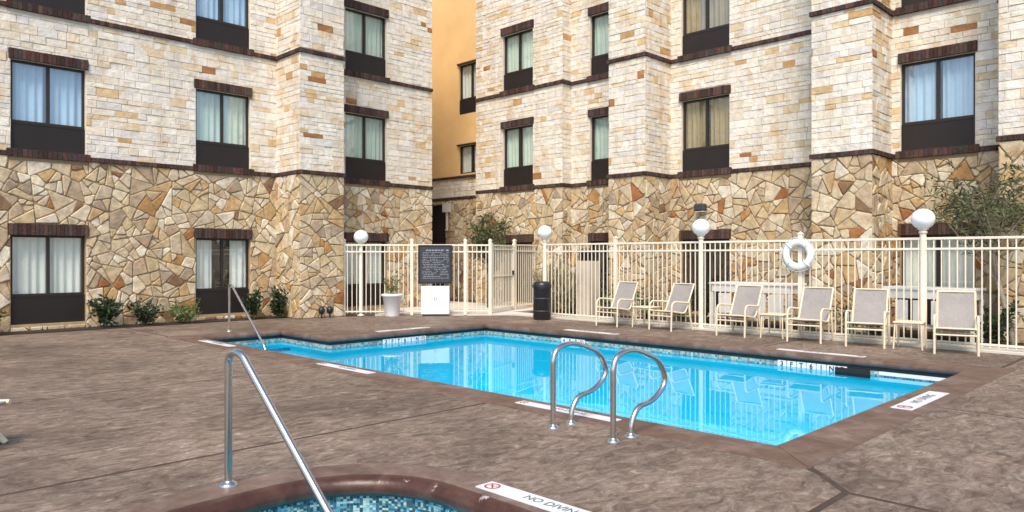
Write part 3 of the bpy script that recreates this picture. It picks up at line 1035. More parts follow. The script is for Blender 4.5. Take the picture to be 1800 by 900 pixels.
# --- building along the left, its face towards the pool (facing -y)
bl = Building('stone_hotel_wing', (7.8, 17.5, 0), 'stone hotel wing with one plain buttress, dark planting bed along its foot')
YL, YP = 17.5, 16.3
W = Wall((0, YL), (1, 0), (0, -1))
cols = [(-0.6, 0.73), (3.36, 4.70), (7.02, 8.34), (11.06, 12.42)]
r, h = rects_for(cols)
in_ = lambda q, a, c: [x for x in q if x[1] > a-.1 and x[0] < c+.1]
bl.face(W, -2.0, 9.08, in_(r, -2, 9.08), in_(h, -2, 9.08))
bl.face(W, 10.2, 14.05, in_(r, 10.2, 14.05), in_(h, 10.2, 14.05), 0, 0.03)
WP = Wall((0, YP), (1, 0), (0, -1))
bl.face(WP, 9.05, 10.23, [], [], 0.03, 0.03)
WS = Wall((9.05, 0), (0, -1), (-1, 0))
bl.face(WS, -YL, -YP, [], [])
WS2 = Wall((10.23, 0), (0, 1), (1, 0))
bl.face(WS2, YP, YL, [], [], stones=False)
for c in cols:
    for i, row in enumerate(ROWS):
        bl.window(W, c[0], c[1], row, gap=0.42 if (c[0] > 7 and c[0] < 8 and i == 0) else (0.05 if i == 0 else 0.0),
                  cloth='curtain_sky_tint' if (c[0] < 4 and i == 1) or (7 < c[0] < 8 and i == 2) else ('curtain_green' if i else 'curtain'))
for zz0, zz1 in ((S1, S1T), (S2, S2T)):
    segs = [(-2.0, 9.05), (10.23, 14.08)]
    for a, c in segs:
        x = a
        for k in [k for k in cols if k[0] > a and k[1] < c]:
            if k[0]-.08 > x: bl.string(W, x, k[0]-.08, zz0, zz1, 0.06)
            bl.string(W, k[0]-.08, k[1]+.08, zz0-.01, zz1+.047, 0.08, name='sill')
            x = k[1]+.08
        bl.string(W, x, c, zz0, zz1, 0.06)
    bl.string(WP, 8.99, 10.29, zz0, zz1, 0.06)
    bl.string(WS, -YL+.0, -YP-.002, zz0, zz1, 0.06)
# body behind the face and the plain parapet
mb = MB()
mb.box((-2.0, YL+1.25, -0.1), (14.049, 30, TOP+1.2))
mb.box((14.0, YL+.02, -0.1), (14.048, YL+1.26, TOP+1.19))
mb.box((-2.0, YL+.001, TOP+1.0), (14.04, YL+1.3, TOP+1.25))
mb.box((9.06, YP+.01, TOP+1.0), (10.22, YL+.01, TOP+1.24))
mb.build('building_mass', M['mortar_lime'], bl.root, off=bl.loc)
bl.finish(M)

# --- building along the right, facing -x ; s = -y
br = Building('stone_hotel_block', (16.4, 9.0, 0), 'stone hotel block with stepped buttresses and an ochre stucco bay')
XR, XP, X1, XS = 16.4, 15.25, 16.0, 17.1
WR = Wall((XR, 0), (0, -1), (-1, 0))
W1 = Wall((X1, 0), (0, -1), (-1, 0))
WX = Wall((XP, 0), (0, -1), (-1, 0))
WST = Wall((XS, 0), (0, -1), (-1, 0))
colR = [(-13.26, -11.93), (-10.28, -8.95), (-5.1, -3.77)]
r, h = rects_for(colR)
flood_hole = []
for a, c in ((-13.97, -11.66), (-10.62, -6.40), (-5.30, -3.10)):
    br.face(WR, a, c, in_(r, a+.1, c-.1), in_(h, a+.1, c-.1))
r1, h1 = rects_for([(-16.4, -15.12)])
br.face(W1, -17.6, -13.97, r1, h1, 0.03, 0.03)
PIL = [(-11.69, -10.61), (-6.43, -5.28), (-3.12, -1.2)]
for a, c in PIL:
    br.face(WX, a, c, [], [], 0.03, 0.03)
for yq, x0 in ((10.61, XP), (5.28, XP), (13.97, X1)):
    Wq = Wall((0, yq), (1, 0), (0, -1))
    br.face(Wq, x0, XR, [], [], 0, 0)
for yq, x0, x1 in ((11.69, XP, XR), (6.43, XP, XR), (3.12, XP, XR), (17.6, X1, XS)):
    Wq = Wall((0, yq), (-1, 0), (0, 1))
    br.face(Wq, -x1, -x0, [], [], stones=False)
for c in colR:
    for i, row in enumerate(ROWS):
        br.window(WR, c[0], c[1], row, gap=0.12 if i == 0 else 0.0,
                  cloth='curtain_wall_tint' if (-11 < c[0] < -10 and i) else ('curtain_sky_tint' if c[0] > -6 and i else ('curtain_green' if i else ('curtain' if c[0] > -6 else None))))
for i, row in enumerate(ROWS):
    br.window(W1, -16.4, -15.12, row, cloth='curtain_green' if i else None)
for zz0, zz1 in ((S1, S1T), (S2, S2T)):
    for a, c in ((-13.97, -11.69), (-10.61, -6.43), (-5.28, -3.12)):
        k = [k for k in colR if k[0] > a and k[1] < c][0]
        br.string(WR, a, k[0]-.08, zz0, zz1, 0.06)
        br.string(WR, k[0]-.08, k[1]+.08, zz0-.01, zz1+.047, 0.08, name='sill')
        br.string(WR, k[1]+.08, c, zz0, zz1, 0.06)
    br.string(W1, -17.6, -16.48, zz0, zz1, 0.06)
    br.string(W1, -16.48, -15.04, zz0-.01, zz1+.047, 0.08, name='sill')
    br.string(W1, -15.04, -13.91, zz0, zz1, 0.06)
    for a, c in PIL:
        br.string(WX, a-.06, c+.06, zz0, zz1, 0.06)
    for yq, x0 in ((10.61, XP), (5.28, XP), (13.97, X1)):
        Wq = Wall((0, yq), (1, 0), (0, -1))
        br.string(Wq, x0+.002, XR-.06, zz0, zz1, 0.06)
# set-back bay: flagstone, a white band, then ochre stucco
srect = [(-19.75, -18.55, 4.42, 5.40), (-19.75, -18.55, 6.50, 8.24)]
door = (-21.9, -20.45, -0.1, 3.4)  # opening onto the shaded passage
br.core_patch(WST, -26, -17.6, -0.1, S1+.06, 'flag', [door])
br.stone_patch(WST, -26, -17.6, 0.0, S1, 'flagstone', [(door[0], door[1], -1, door[3])])
br.core_patch(WST, -26, -17.6, S1+.06, 4.30, 'lime', [])
br.stone_patch(WST, -26, -17.6, S1T, 4.27, 'limestone_block', [])
br.core_patch(WST, -26, -17.6, 4.30, TOP+1.2, 'stucco', srect)
br.string(WST, -26, -17.6, S1, S1T, 0.06)
br.string(WST, -26, -17.6, 4.275, 4.35, 0.08, 0.3, 'stucco_ledge')
for q in srect:
    zg = q[2] if q[2] < 6 else 7.02
    lt = br.window(WST, q[0], q[1], (q[2], zg, q[3], q[3]+.05), panel=q[2] > 6)
MB().box((XS+.3, 20.46, 0.0), (XS+.36, 21.89, 3.4)).build('passage_shade', M['panel'], br.root, off=br.loc)  # dark sheet painting in the shade of the passage
mb = MB()
mb.box((XR+1.25, 1.2, -0.1), (30, 26, TOP+1.2))
mb.box((XS+.02, 17.55, TOP+1.0), (XR+1.26, 26, TOP+1.22))
mb.box((XR+.01, 1.2, TOP+1.0), (XR+1.26, 14.0, TOP+1.23))
mb.box((X1+.01, 13.98, TOP+1.0), (XS+1.26, 17.59, TOP+1.21))
mb.box((XP+.02, 1.2, -.1), (XR+1.26, 1.25, TOP+1.2))
for a, c in PIL:
    mb.box((XP+.01, -c+.01, TOP+1.0), (XR+.02, -a-.01, TOP+1.24))
mb.build('building_mass', M['mortar_lime'], br.root, off=br.loc)
dp = MB()
dp.tube([(XS-.12, 20.25, 3.45), (XS-.12, 20.25, 2.45)], 0.045, 10)
dp.box((XS-.24, 20.13, 3.1), (XS-.03, 20.37, 3.42))
dp.build('downpipe', M['pipe'], br.root, off=br.loc)
br.finish(M)

# floodlight on the right block
fl = empty('wall_floodlight', (16.36, 9.62, 2.72))
tag(fl, 'dark grey wall floodlight above the ground floor window', 'floodlight')
MB().bbox((-.05, -.06, -.06), (0.0, .06, .06), .008).build('mounting_plate', M['darkmetal'], fl)
MB().bbox((-.27, -.14, -.09), (-.06, .14, .10), .035).build('lamp_housing', M['darkmetal'], fl)
MB().bbox((-.24, -.12, -.105), (-.10, .12, -.085), .004).build('lens', M['globe'], fl)

# ---------------------------------------------------------------- sidewalk and planting beds
sw = MB().prism([(13.52, -3), (14.15, -3), (14.15, 14.1), (16.0, 14.2), (16.0, 24), (12.0, 24), (12.0, 16.5), (11.0, 16.0), (12.9, 14.15), (13.52, 13.5)], -0.088, 0.03).build('sidewalk', M['concrete'])
tag(sw, 'pale concrete walk outside the pool fence', 'sidewalk', kind='structure')
bd = MB().prism([(14.15, -3), (16.38, -3), (16.38, 14.0), (14.15, 14.0)], -0.087, 0.01).build('planting_bed', M['mulch'])
tag(bd, 'dark mulch bed between the fence and the stone block', 'planting bed', kind='structure')
bd2 = MB().prism([(-2, 16.92), (10.23, 16.92), (10.23, 17.5), (-2, 17.5)], -0.087, 0.012).build('planting_bed', M['mulch'])
tag(bd2, 'dark mulch bed along the foot of the left stone wing', 'planting bed', kind='structure')

# ---------------------------------------------------------------- fence
FH = 1.85
pk = MB().bbox((-.0095, -.0095, 0.06), (.0095, .0095, 1.80), .002).mesh('picket')
pk.materials.append(M['fence'])
pm = MB()
pm.bbox((-.04, -.04, 0), (.04, .04, 1.92), .006)
pm.bbox((-.048, -.048, 1.92), (.048, .048, 1.945), .006)
pm.add([(-.044, -.044, 1.945), (.044, -.044, 1.945), (.044, .044, 1.945), (-.044, .044, 1.945), (0, 0, 1.985)], [(0, 1, 4), (1, 2, 4), (2, 3, 4), (3, 0, 4)])
pm = pm.mesh('post'); pm.materials.append(M['fence'])

def fence_run(name, label, a, b, posts, cat='fence', group=None, base=0.0):
    a, b = Vector(a), Vector(b)
    L = (b-a).length
    ang = math.atan2(b.y-a.y, b.x-a.x)
    f = empty(name, (a.x, a.y, base), ang)
    tag(f, label, cat, group)
    for z0, z1 in ((0.09, 0.125), (1.62, 1.655), (1.79, 1.83)):
        MB().bbox((0, -.019, z0), (L, .019, z1), .003).build('rail', M['fence'], f)
    cnt = int(L/0.115)
    for i in range(1, cnt):
        s = i*L/cnt
        if any(abs(s-p) < .055 for p in posts): continue
        o = link(bpy.data.objects.new('picket', pk)); o.parent = f; o.location = (s, 0, 0)
    for p in posts:
        o = link(bpy.data.objects.new('post', pm)); o.parent = f; o.location = (p, 0, 0)
    return f
FX = 13.66
fence_run('pool_fence', 'long cream picket fence behind the sling chairs', (FX, 12.5), (FX, -0.3), [2.2, 6.51, 10.7, 12.75])
dl = math.hypot(2.9, 2.43)
fence_run('pool_fence', 'cream picket fence behind the flower pot and notice board', (10.29, 16.40), (13.18, 13.97), [0.03, 1.75, 3.12, dl-.02])
fence_run('pool_fence', 'short cream fence section between the gate and the stone block', (14.66, 14.56), (15.95, 14.92), [0.0], base=0.03)
gt = empty('fence_gate', (13.22, 13.99, 0.03), math.atan2(0.55, 1.42))
tag(gt, 'open cream picket gate with a middle rail', 'gate')
for z0, z1 in ((0.09, 0.13), (0.95, 0.985), (1.66, 1.69), (1.76, 1.80)):
    MB().bbox((0.06, -.018, z0), (1.42, .018, z1), .003).build('rail', M['fence'], gt)
for s in (0.05, 1.43):
    MB().bbox((s-.025, -.025, 0.06), (s+.025, .025, 1.84), .004).build('stile', M['fence'], gt)
for i in range(1, 13):
    o = link(bpy.data.objects.new('picket', pk)); o.parent = gt; o.location = (0.06+i*.105, 0, 0)
MB().bbox((1.36, -.05, 0.98), (1.42, .05, 1.1), .008).build('latch', M['darkmetal'], gt)

# lamp posts
LAMPS = [((10.68, 16.16), 'white globe lamp post beside the stone buttress', 2.02),
         ((13.66, 12.5), 'white globe lamp post behind the black litter bin', 2.12),
         ((13.66, 8.1), 'white globe lamp post under the wall floodlight', 2.12),
         ((13.66, 3.9), 'white globe lamp post in front of the leaning olive tree', 2.14)]
def lamp(loc, label, zc):
    l = empty('lamp_post', (loc[0], loc[1], 0))
    tag(l, label, 'lamp post', 'globe lamp posts on the fence line')
    p = MB()
    p.lathe([(0.0, 0.0), (.10, 0.0), (.10, .02), (.055, .035), (.05, .06), (.05, zc-.24)], 16)
    p.build('post', M['fence'], l)
    c = MB()
    c.lathe([(.05, zc-.245), (.066, zc-.24), (.068, zc-.215), (.055, zc-.2), (.05, zc-.185), (.085, zc-.178), (.085, zc-.16), (0, zc-.16)], 18)
    c.build('collar', M['fence'], l)
    g = MB()
    g.lathe([(max(.185*math.cos(R_(a)), 0.0005), zc+.175*math.sin(R_(a))) for a in range(-82, 91, 7)], 28)
    g.build('globe', M['globe'], l)
for a in LAMPS: lamp(*a)

# life ring on the fence post
lr = empty('life_ring', (13.57, 6.0, 1.55))
tag(lr, 'pale aqua life ring hung on a cream fence post', 'life ring')
mb = MB()
RR, rr, NK, NJ = 0.232, 0.066, 40, 14
vs = []; fs = []
for i in range(NK):
    a = 2*math.pi*i/NK
    for j in range(NJ):
        t = 2*math.pi*j/NJ
        q = RR+rr*math.cos(t)
        vs.append((rr*.8*math.sin(t), q*math.cos(a), q*math.sin(a)))
for i in range(NK):
    for j in range(NJ):
        fs.append((i*NJ+j, i*NJ+(j+1) % NJ, ((i+1) % NK)*NJ+(j+1) % NJ, ((i+1) % NK)*NJ+j))
mb.add(vs, fs, None, True)
mb.build('ring', M['ring'], lr)
for k in range(4):
    a0 = R_(45+90*k)
    b = MB()
    b.tube([(-(rr*.8+.006)*math.sin(R_(t)), (RR+(rr+.006)*math.cos(R_(t)))*math.cos(a0), (RR+(rr+.006)*math.cos(R_(t)))*math.sin(a0)) for t in range(0, 361, 20)], 0.012, 6, caps=False)
    b.build('rope_band', M['rope'], lr)
MB().tube([(-.01, .32*math.cos(R_(t)), .32*math.sin(R_(t))) for t in range(0, 361, 8)], 0.006, 6, caps=False).build('grab_rope', M['rope'], lr)
MB().tube([(.035, 0, .16), (0.0, 0, .145), (-.02, 0, .15), (-.02, 0, .175)], 0.006, 6).build('hook', M['steel'], lr)

# ---------------------------------------------------------------- chairs and side tables
def arc_pts(pts, r, n=6):
    """round the corners of a polyline"""
    P = [Vector(p) for p in pts]
    out = [P[0]]
    for i in range(1, len(P)-1):
        a, b, c = P[i-1], P[i], P[i+1]
        d1 = (a-b); d2 = (c-b)
        k = min(r, d1.length*.49, d2.length*.49)
        s, e = b+d1.normalized()*k, b+d2.normalized()*k
        for j in range(n+1):
            t = j/n
            out.append(s*(1-t)**2+b*2*t*(1-t)+e*t*t)
    out.append(P[-1])
    return out

def make_chair(label):
    c = empty('sling_chair')
    tag(c, label, 'chair', 'sling chairs along the fence')
    fm = M['chairframe']
    for s in (-1, 1):
        x = .29*s
        MB().tube(arc_pts([(x, -.33, 0), (x, -.31, .60), (x, .24, .56)], .14), .019, 8).build('front_leg_and_arm', fm, c)
        MB().tube(arc_pts([(x, .34, 0), (x, .24, .36), (x, .24, .565)], .08), .019, 8).build('rear_leg', fm, c)
        MB().tube(arc_pts([(.262*s, -.32, .405), (.262*s, .14, .34), (.262*s, .43, .94)], .10), .017, 8).build('side_rail', fm, c)
    MB().tube([(-.29, -.318, .30), (.29, -.318, .30)], .014, 8).build('stretcher', fm, c)
    MB().tube([(-.262, -.32, .403), (.262, -.32, .403)], .014, 8).build('seat_bar', fm, c)
    MB().tube([(-.29, .27, .28), (.29, .27, .28)], .014, 8).build('stretcher', fm, c)
    MB().tube([(-.262, .43, .94), (.262, .43, .94)], .014, 8).build('top_bar', fm, c)
    prof = arc_pts([(0, -.315, .402), (0, .14, .338), (0, .425, .93)], .10, 8)
    sl = MB()
    vs = []; fs = []
    NX = 6
    pr = []
    for i in range(len(prof)-1):
        for j in range(3):
            pr.append(prof[i].lerp(prof[i+1], j/3))
    pr.append(prof[-1])
    for th in (0.0, -.006):
        for p in pr:
            for i in range(NX+1):
                t = i/NX*2-1
                sag = .018*(1-t*t)
                vs.append((.258*t, p.y+(sag*.8 if p.z > .5 else 0), p.z-(sag if p.z < .5 else 0)+th))
    m = len(pr)*(NX+1)
    for k in range(2):
        for i in range(len(pr)-1):
            for j in range(NX):
                q = (i*(NX+1)+j+k*m, i*(NX+1)+j+1+k*m, (i+1)*(NX+1)+j+1+k*m, (i+1)*(NX+1)+j+k*m)
                fs.append(q if k == 0 else q[::-1])
    sl.add(vs, fs, None, True)
    sl.build('sling', M['sling'], c)
    return c

def make_table(label):
    t = empty('side_table')
    tag(t, label, 'side table', 'small tables between chair pairs')
    MB().bbox((-.22, -.22, .42), (.22, .22, .445), .006).build('top', M['chairframe'], t)
    fr = MB()
    for a, b in (((-.19, -.19), (.19, -.19)), ((.19, -.19), (.19, .19)), ((.19, .19), (-.19, .19)), ((-.19, .19), (-.19, -.19))):
        fr.tube([(a[0], a[1], .40), (b[0], b[1], .40)], .012, 6)
    fr.build('apron', M['chairframe'], t)
    for sx in (-1, 1):
        for sy in (-1, 1):
            MB().tube([(.19*sx, .19*sy, .41), (.21*sx, .21*sy, 0)], .014, 8).build('leg', M['chairframe'], t)
    return t
CH = [((13.12, 9.88), -92, 'grey sling chair closest to the louvred pedestal'),
      ((13.14, 8.50), -97, 'grey sling chair beside the lamp post under the floodlight'),
      ((13.12, 6.96), -90, 'grey sling chair between the floodlit lamp post and the life ring'),
      ((13.12, 5.58), -86, 'grey sling chair right beside the life ring post'),
      ((13.12, 4.60), -78, 'grey sling chair between the life ring and the olive tree lamp post'),
      ((13.14, 3.28), -76, 'grey sling chair beneath the leaning olive tree')]
ch0 = make_chair(CH[0][2])
for i, (p, a, lab) in enumerate(CH):
    c = ch0 if i == 0 else copy_tree(ch0)
    c.location = (p[0], p[1], 0); c.rotation_euler = (0, 0, R_(a)); c['label'] = lab
TB = [((13.25, 9.18), 'small cream side table between the two chairs nearest the litter bin'),
      ((13.25, 6.28), 'small cream side table by the life ring post'),
      ((13.25, 3.98), 'small cream side table at the foot of the olive tree lamp post')]
tb0 = make_table(TB[0][1])
for i, (p, lab) in enumerate(TB):
    c = tb0 if i == 0 else copy_tree(tb0)
    c.location = (p[0], p[1], 0); c.rotation_euler = (0, 0, R_(4*i)); c['label'] = lab

# long white tables outside the fence
def white_table(loc, L, label, h=0.95):
    t = empty('white_table', loc)
    tag(t, label, 'table', 'white tables outside the fence')
    MB().bbox((-.36, -L/2, h-.05), (.36, L/2, h), .008).build('top', M['whitepaint'], t)
    a = MB()
    for x in (-.32, .32): a.bbox((x-.012, -L/2+.05, h-.20), (x+.012, L/2-.05, h-.052), .003)
    for y in (-L/2+.05, L/2-.05): a.bbox((-.306, y-.012, h-.20), (.306, y+.012, h-.052), .003)
    a.build('apron', M['whitepaint'], t)
    for x in (-.31, .31):
        for y in (-L/2+.06, L/2-.06):
            MB().bbox((x-.03, y-.03, 0), (x+.03, y+.03, h-.21), .004).build('leg', M['whitepaint'], t)
    MB().bbox((-.28, -L/2+.1, .22), (.28, L/2-.1, .25), .004).build('lower_shelf', M['whitepaint'], t)
    for k in range(4):
        y0 = -L/2+.16+k*(L-.32)/4
        MB().bbox((-.335, y0+.02, .3), (-.325, y0+(L-.32)/4-.06, h-.23), .003).build('slat_panel', M['whitepaint'], t)
white_table((14.75, 7.42, 0.01), 1.85, 'longer white table outside the fence beside the life ring')
white_table((14.75, 4.05, 0.01), 1.5, 'shorter white table outside the fence under the olive tree')

# louvred pedestal
pd = empty('utility_pedestal', (14.45, 11.75, 0.01))
tag(pd, 'cream utility pedestal with a dark louvred head behind the fence', 'pedestal')
MB().bbox((-.2, -.2, 0), (.2, .2, 1.40), .012).build('column', M['pedestal'], pd)
MB().bbox((-.17, -.17, 1.40), (.17, .17, 1.68), .01).build('head', M['black'], pd)
for k in range(5):
    MB().bbox((-.21, -.21, 1.43+k*.055), (.21, .21, 1.445+k*.055), .003).build('louvre', M['frame'], pd)

# litter bin
lb = empty('litter_bin', (13.06, 12.04, 0))
tag(lb, 'black cylindrical litter bin on the deck by the gate', 'litter bin')
MB().lathe([(0, 0), (.20, 0), (.205, .02), (.205, .05), (.215, .06), (.215, .74), (.22, .75), (.22, .78), (0, .78)], 32).build('body', M['black'], lb)
MB().lathe([(.228, .775), (.228, .83), (.205, .89), (.16, .915), (.10, .92), (.10, .90), (0, .90)], 32).build('lid', M['black'], lb)
for z in (.2, .5):
    MB().lathe([(.216, z), (.222, z+.005), (.222, z+.025), (.216, z+.03)], 32).build('band', M['darkmetal'], lb)

# notice board and cabinet
A45 = math.atan2(-2.43, 2.89)
nb = empty('notice_board', (12.03, 14.82, 0.02), A45)
tag(nb, 'dark notice board with lines of white print above the white cabinet', 'notice board')
MB().bbox((-.40, -.02, .83), (.40, .02, 1.76), .008).build('board', M['board'], nb)
MB().bbox((-.43, -.03, .80), (.43, .03, .83), .004).build('lower_frame', M['black'], nb)
for sx in (-1, 1):
    MB().bbox((.415*sx-.015, -.03, .83), (.415*sx+.015, .03, 1.79), .004).build('side_frame', M['black'], nb)
MB().bbox((-.40, -.03, 1.76), (.40, .03, 1.79), .004).build('upper_frame', M['black'], nb)
rn = random.Random(11)
pr = MB()
z = 1.64
while z > .9:
    hgt = .032 if z > 1.6 else .013
    x = -.34+rn.uniform(0, .06)
    while x < .33:
        w = rn.uniform(.02, .09)
        if rn.random() < .86: pr.box((x, -.0225, z), (min(x+w, .345), -.0205, z+hgt))
        x += w+.018
    z -= .044
o = pr.build('print_lines', M['print'], nb)
cb = empty('white_cabinet', (11.92, 14.68, 0.0), A45)
tag(cb, 'white two-door cabinet standing under the dark notice board', 'cabinet')
MB().bbox((-.36, -.02, .04), (.36, .24, .76), .01).build('carcass', M['white'], cb)
for a, b in ((-.355, -.004), (.004, .355)):
    d = MB().bbox((a, -.036, .055), (b, -.021, .755), .004).build('door', M['white'], cb)
    MB().bbox((-.03 if a < 0 else .018, -.046, .40), (-.018 if a < 0 else .03, -.037, .50), .002).build('handle', M['steel'], d)
MB().bbox((-.33, -.005, 0), (.33, .22, .04), .004).build('plinth', M['darkmetal'], cb)

# ---------------------------------------------------------------- rails
def flange(mb, p, r=.055):
    mb.lathe([(r, 0.0), (r, .012), (r*.75, .024), (.03, .03), (.03, .036), (.0, .036)], 20, p)

def P_rail(y, label, x0=4.84, x1=5.06):
    h = empty('pool_grab_rail', (x0, y, 0))
    tag(h, label, 'grab rail', 'looped grab rails at the pool edge')
    pts = [(0, 0, 0.01), (0.0, 0, .69), (.26, 0, .735), (.66, 0, .60), (.78, 0, .40), (.58, 0, .26), (.34, 0, .24), (.25, 0, .13), (.24, 0, .01)]
    MB().tube(arc_pts(pts, .17, 10), .0245, 14).build('tube', M['steel'], h)
    for q in ((0, 0, 0), (.24, 0, 0)):
        f = MB(); flange(f, q); f.build('flange', M['steel'], h)
P_rail(4.33, 'looped steel grab rail beside the white depth marker')
P_rail(3.66, 'looped steel grab rail closer to the pool corner', 4.82)

def hand_rail(name, loc, pts, label, r=.0245):
    h = empty(name, loc)
    tag(h, label, 'handrail')
    MB().tube(arc_pts(pts, .13, 10), r, 14).build('tube', M['steel'], h)
    f = MB(); flange(f, (pts[0][0], pts[0][1], 0), .062); f.build('flange', M['steel'], h)
hand_rail('spa_handrail', (2.09, 4.69, 0.019), [(0, 0, 0.01), (0, 0, .86), (.015, -.14, .88), (.13, -1.22, -.12), (.14, -1.32, -.6)], 'thick steel handrail leaning down into the hot tub')
hand_rail('pool_handrail', (6.5, 14.55, 0.0), [(0, 0, 0.01), (0, 0, .93), (0, -.1, .95), (0, -1.55, -.2), (0, -1.62, -.55)], 'thin steel handrail sloping into the shallow pool steps', .022)

# sun lounger, only one foot reaches into the picture
sl = empty('sun_lounger', (0.45, 7.50, 0), R_(-40))
tag(sl, 'white sun lounger with only its foot end showing on the deck', 'lounger')
for s in (-1, 1):
    MB().tube([(-.95, .28*s, .33), (.95, .28*s, .33)], .02, 8).build('side_rail', M['chairframe'], sl)
    MB().tube([(.62, .28*s, .33), (.92, .28*s, .0)], .024, 8).build('leg', M['chairframe'], sl)
    MB().tube([(-.6, .28*s, .33), (-.8, .28*s, .0)], .02, 8).build('leg', M['chairframe'], sl)
MB().bbox((-.93, -.27, .325), (.93, .27, .34), .004).build('sling', M['sling'], sl)

# ---------------------------------------------------------------- planting
def leaf(mb, p, d, L, w, rnd, col):
    d = Vector(d).normalized()
    sd_ = d.cross(Vector((rnd.uniform(-1, 1), rnd.uniform(-1, 1), rnd.uniform(-1, 1))))
    if sd_.length < 1e-3: return
    sd_.normalize()
    nn = sd_.cross(d)
    p = Vector(p)
    a = p; b = p+d*L*.45+sd_*w*.5+nn*L*.05; c = p+d*L-nn*L*.08; e = p+d*L*.45-sd_*w*.5+nn*L*.05
    mb.add([a, b, c, e], [(0, 1, 2, 3)], col)

def plant(name, label, cat, loc, h, spread, mat, seed, stems=9, leaves=26, L=.1, w=.05, trunk=None, lean=(0, 0), bark='bark', group=None, spiky=False, clear=0.12, droop=0.0):
    rnd = random.Random(seed)
    t = empty(name, loc)
    tag(t, label, cat, group)
    st = MB(); cr = MB()
    base = Vector((0, 0, 0))
    if trunk:
        pts = [Vector((lean[0]*k/4+rnd.uniform(-.02, .02)*(k > 0), lean[1]*k/4+rnd.uniform(-.02, .02)*(k > 0), trunk*k/4)) for k in range(5)]
        st.tube(pts, [.05, .044, .04, .034, .026], 8)
        base = pts[-1]
    for i in range(stems):
        an = 2*math.pi*(i+rnd.uniform(-.4, .4))/stems
        rr = spread*math.sqrt(rnd.uniform(.08, 1))
        tip = base+Vector((rr*math.cos(an), rr*math.sin(an), (h-base.z)*rnd.uniform(.5, 1.0)*(1-.35*(rr/spread)**2)))
        if droop: tip.z = base.z+(h-base.z)*rnd.uniform(-.1, 1.0)*(1-droop*(rr/spread)**2)
        st0 = base if not trunk else Vector(pts[rnd.choice((2, 3, 4))])
        mid = st0.lerp(tip, .5)+Vector((rnd.uniform(-.06, .06), rnd.uniform(-.06, .06), rnd.uniform(0, .08)))
        line = [st0, mid, tip]
        st.tube(line, [.012 if trunk else .007, .008 if trunk else .005, .003], 5)
        for k in range(leaves):
            u = rnd.uniform(clear, 1.04) if not trunk else rnd.uniform(.35, 1.05)
            q = st0.lerp(mid, u*2) if u < .5 else mid.lerp(tip, u*2-1)
            d = Vector((rnd.uniform(-1, 1), rnd.uniform(-1, 1), rnd.uniform(-.5, 1)))
            if spiky: d = (tip-st0).normalized()+d*.6
            off = d.normalized()*rnd.uniform(0, .09 if trunk else .05)
            k_ = rnd.uniform(.6, 1.4)
            leaf(cr, q+off, d, L*rnd.uniform(.6, 1.3), w*rnd.uniform(.7, 1.3), rnd, (k_, k_*rnd.uniform(.92, 1.05), k_*rnd.uniform(.8, 1.1)))
    st.build('trunk' if trunk else 'stems', M[bark], t)
    cr.build('crown' if trunk else 'foliage', M[mat], t)
    return t

# along the foot of the left wing
G1 = 'shrubs along the left stone wing'
plant('shrub', 'leafy dark shrub right beside the widest ground floor window', 'shrub', (4.98, 17.12, .01), .82, .30, 'leaf_dark', 1, 12, 30, .12, .06, group=G1)
plant('shrub', 'loose dark shrub in the middle of the flagstone wall', 'shrub', (5.75, 17.1, .01), .62, .36, 'leaf_dark', 2, 12, 26, .11, .055, group=G1)
plant('shrub', 'broad sparse shrub left of the narrow-paned door window', 'shrub', (6.6, 17.12, .01), .62, .42, 'leaf_mid', 3, 14, 22, .10, .05, group=G1)
plant('shrub', 'upright dark shrub behind the sloping pool handrail', 'shrub', (8.2, 16.98, .01), .86, .26, 'leaf_dark', 4, 10, 28, .12, .06, group=G1)
plant('shrub', 'upright dark shrub standing alone before the buttress', 'shrub', (8.78, 16.9, .01), .86, .27, 'leaf_dark', 5, 11, 34, .12, .06, group=G1)
plant('shrub', 'low green shrub beyond the widest ground floor window', 'shrub', (2.85, 17.0, .01), .8, .34, 'leaf_mid', 6, 12, 26, .11, .055, group=G1)
# two small spot lamps at the buttress
for k, x in enumerate((9.52, 9.75)):
    s = empty('ground_spotlight', (x, 16.12, 0))
    tag(s, 'small round black ground spotlight at the foot of the buttress', 'spotlight', 'pair of ground spotlights')
    MB().tube([(0, 0, 0), (0, 0, .12)], .02, 8).build('stake', M['black'], s)
    MB().lathe([(max(.085*math.cos(R_(a)), .0005), .19+.095*math.sin(R_(a))) for a in range(-90, 91, 10)], 16).build('lamp_head', M['black'], s)

# pot with thin flowers by the fence
pt = empty('flower_pot', (11.12, 15.42, 0))
tag(pt, 'tapered white flower pot with thin stems before the fence', 'flower pot')
MB().lathe([(0, 0), (.17, 0), (.18, .02), (.235, .50), (.27, .51), (.275, .56), (.25, .57), (.235, .53), (0, .52)], 28).build('pot', M['white'], pt)
rnd = random.Random(21)
st = MB(); fo = MB()
for i in range(9):
    a = rnd.uniform(0, 6.28); r = rnd.uniform(.05, .38)
    tip = Vector((r*math.cos(a), r*math.sin(a), rnd.uniform(.75, 1.15)))
    b0 = Vector((rnd.uniform(-.1, .1), rnd.uniform(-.1, .1), .5))
    st.tube([b0, b0.lerp(tip, .5)+Vector((0, 0, .06)), tip], [.005, .004, .003], 5)
    for k in range(14):
        d = Vector((rnd.uniform(-1, 1), rnd.uniform(-1, 1), rnd.uniform(-.4, 1)))
        leaf(fo, b0.lerp(tip, rnd.uniform(.2, 1)), d, .09, .035, rnd, (1, 1, 1))
st.build('stems', M['bark'], pt); fo.build('foliage', M['leaf_mid'], pt)

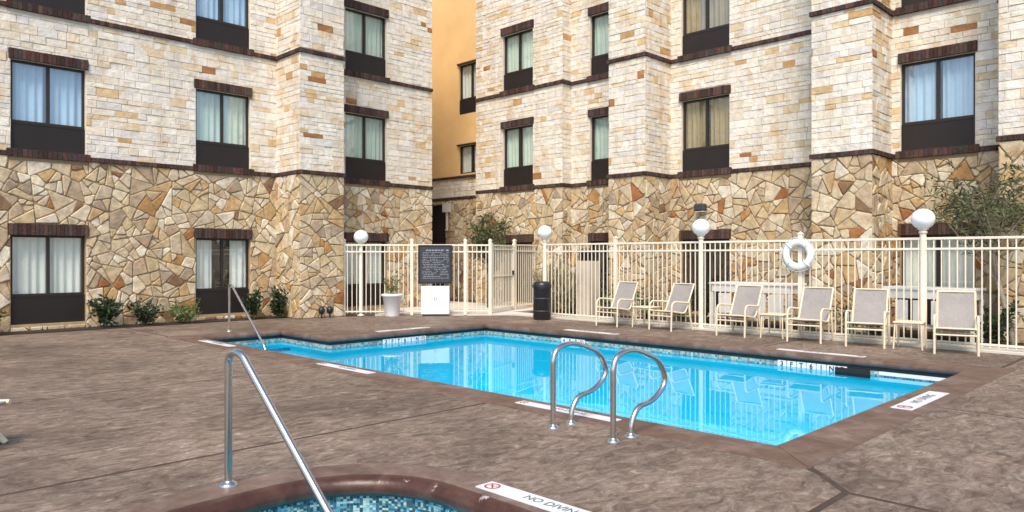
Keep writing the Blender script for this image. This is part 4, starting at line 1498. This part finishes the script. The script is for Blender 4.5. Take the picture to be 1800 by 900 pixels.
# beyond the fence
tr = plant('olive_tree', 'leaning olive tree with pale trunk against the stone block', 'tree', (14.62, 2.80, .01), 3.45, 1.05, 'leaf_olive', 33, 42, 40, .14, .036, trunk=2.1, lean=(.05, .42), bark='bark_pale', droop=.5)
plant('small_tree', 'bushy dark tree beyond the open gate', 'tree', (14.78, 15.75, .03), 2.9, .68, 'leaf_olive', 32, 38, 70, .13, .045, trunk=1.6, lean=(.05, 0), droop=.35)
G2 = 'shrubs outside the pool fence'
SH = [((14.35, 12.9), 1.45, .42, 'leaf_pale', 'pale dry grass clump behind the litter bin', 30, 60, .26, .03, True),
      ((14.4, 12.3), 1.15, .40, 'leaf_pale', 'lower pale dry grass clump beside the louvred pedestal', 28, 60, .24, .03, True),
      ((14.6, 11.1), .95, .36, 'leaf_mid', 'green shrub between the louvred pedestal and a fence post', 12, 28, .1, .045, False),
      ((14.6, 10.1), .85, .40, 'leaf_mid', 'green shrub behind the first sling chair', 12, 28, .1, .045, False),
      ((14.5, 9.1), .9, .36, 'leaf_olive', 'greyish shrub behind the small table by the pedestal', 12, 28, .1, .04, False),
      ((14.55, 8.55), 1.05, .26, 'leaf_dark', 'dark upright shrub at the end of the longer white table', 10, 28, .12, .05, False),
      ((14.35, 6.1), .8, .3, 'leaf_mid', 'green shrub behind the life ring post', 10, 26, .1, .045, False),
      ((14.4, 5.35), .95, .3, 'leaf_olive', 'greyish shrub before the wide buttress', 10, 26, .1, .04, False),
      ((14.4, 4.95), .75, .22, 'leaf_dark', 'dark shrub beside the shorter white table', 10, 26, .1, .045, False),
      ((14.55, 3.0), .9, .3, 'leaf_dark', 'dark shrub at the foot of the olive tree', 12, 28, .12, .05, False),
      ((14.5, 2.2), .95, .34, 'leaf_mid', 'green shrub past the olive tree trunk', 12, 28, .1, .045, False),
      ((15.2, 13.6), 1.3, .4, 'leaf_mid', 'tall green shrub near the short fence section', 12, 30, .12, .05, False)]
for i, (p, hh, sp, mt, lab, ns, nl, L, w_, spk) in enumerate(SH):
    plant('shrub', lab, 'shrub', (p[0], p[1], .01), hh, sp, mt, 60+i, ns, nl, L, w_, group=G2, spiky=spk)
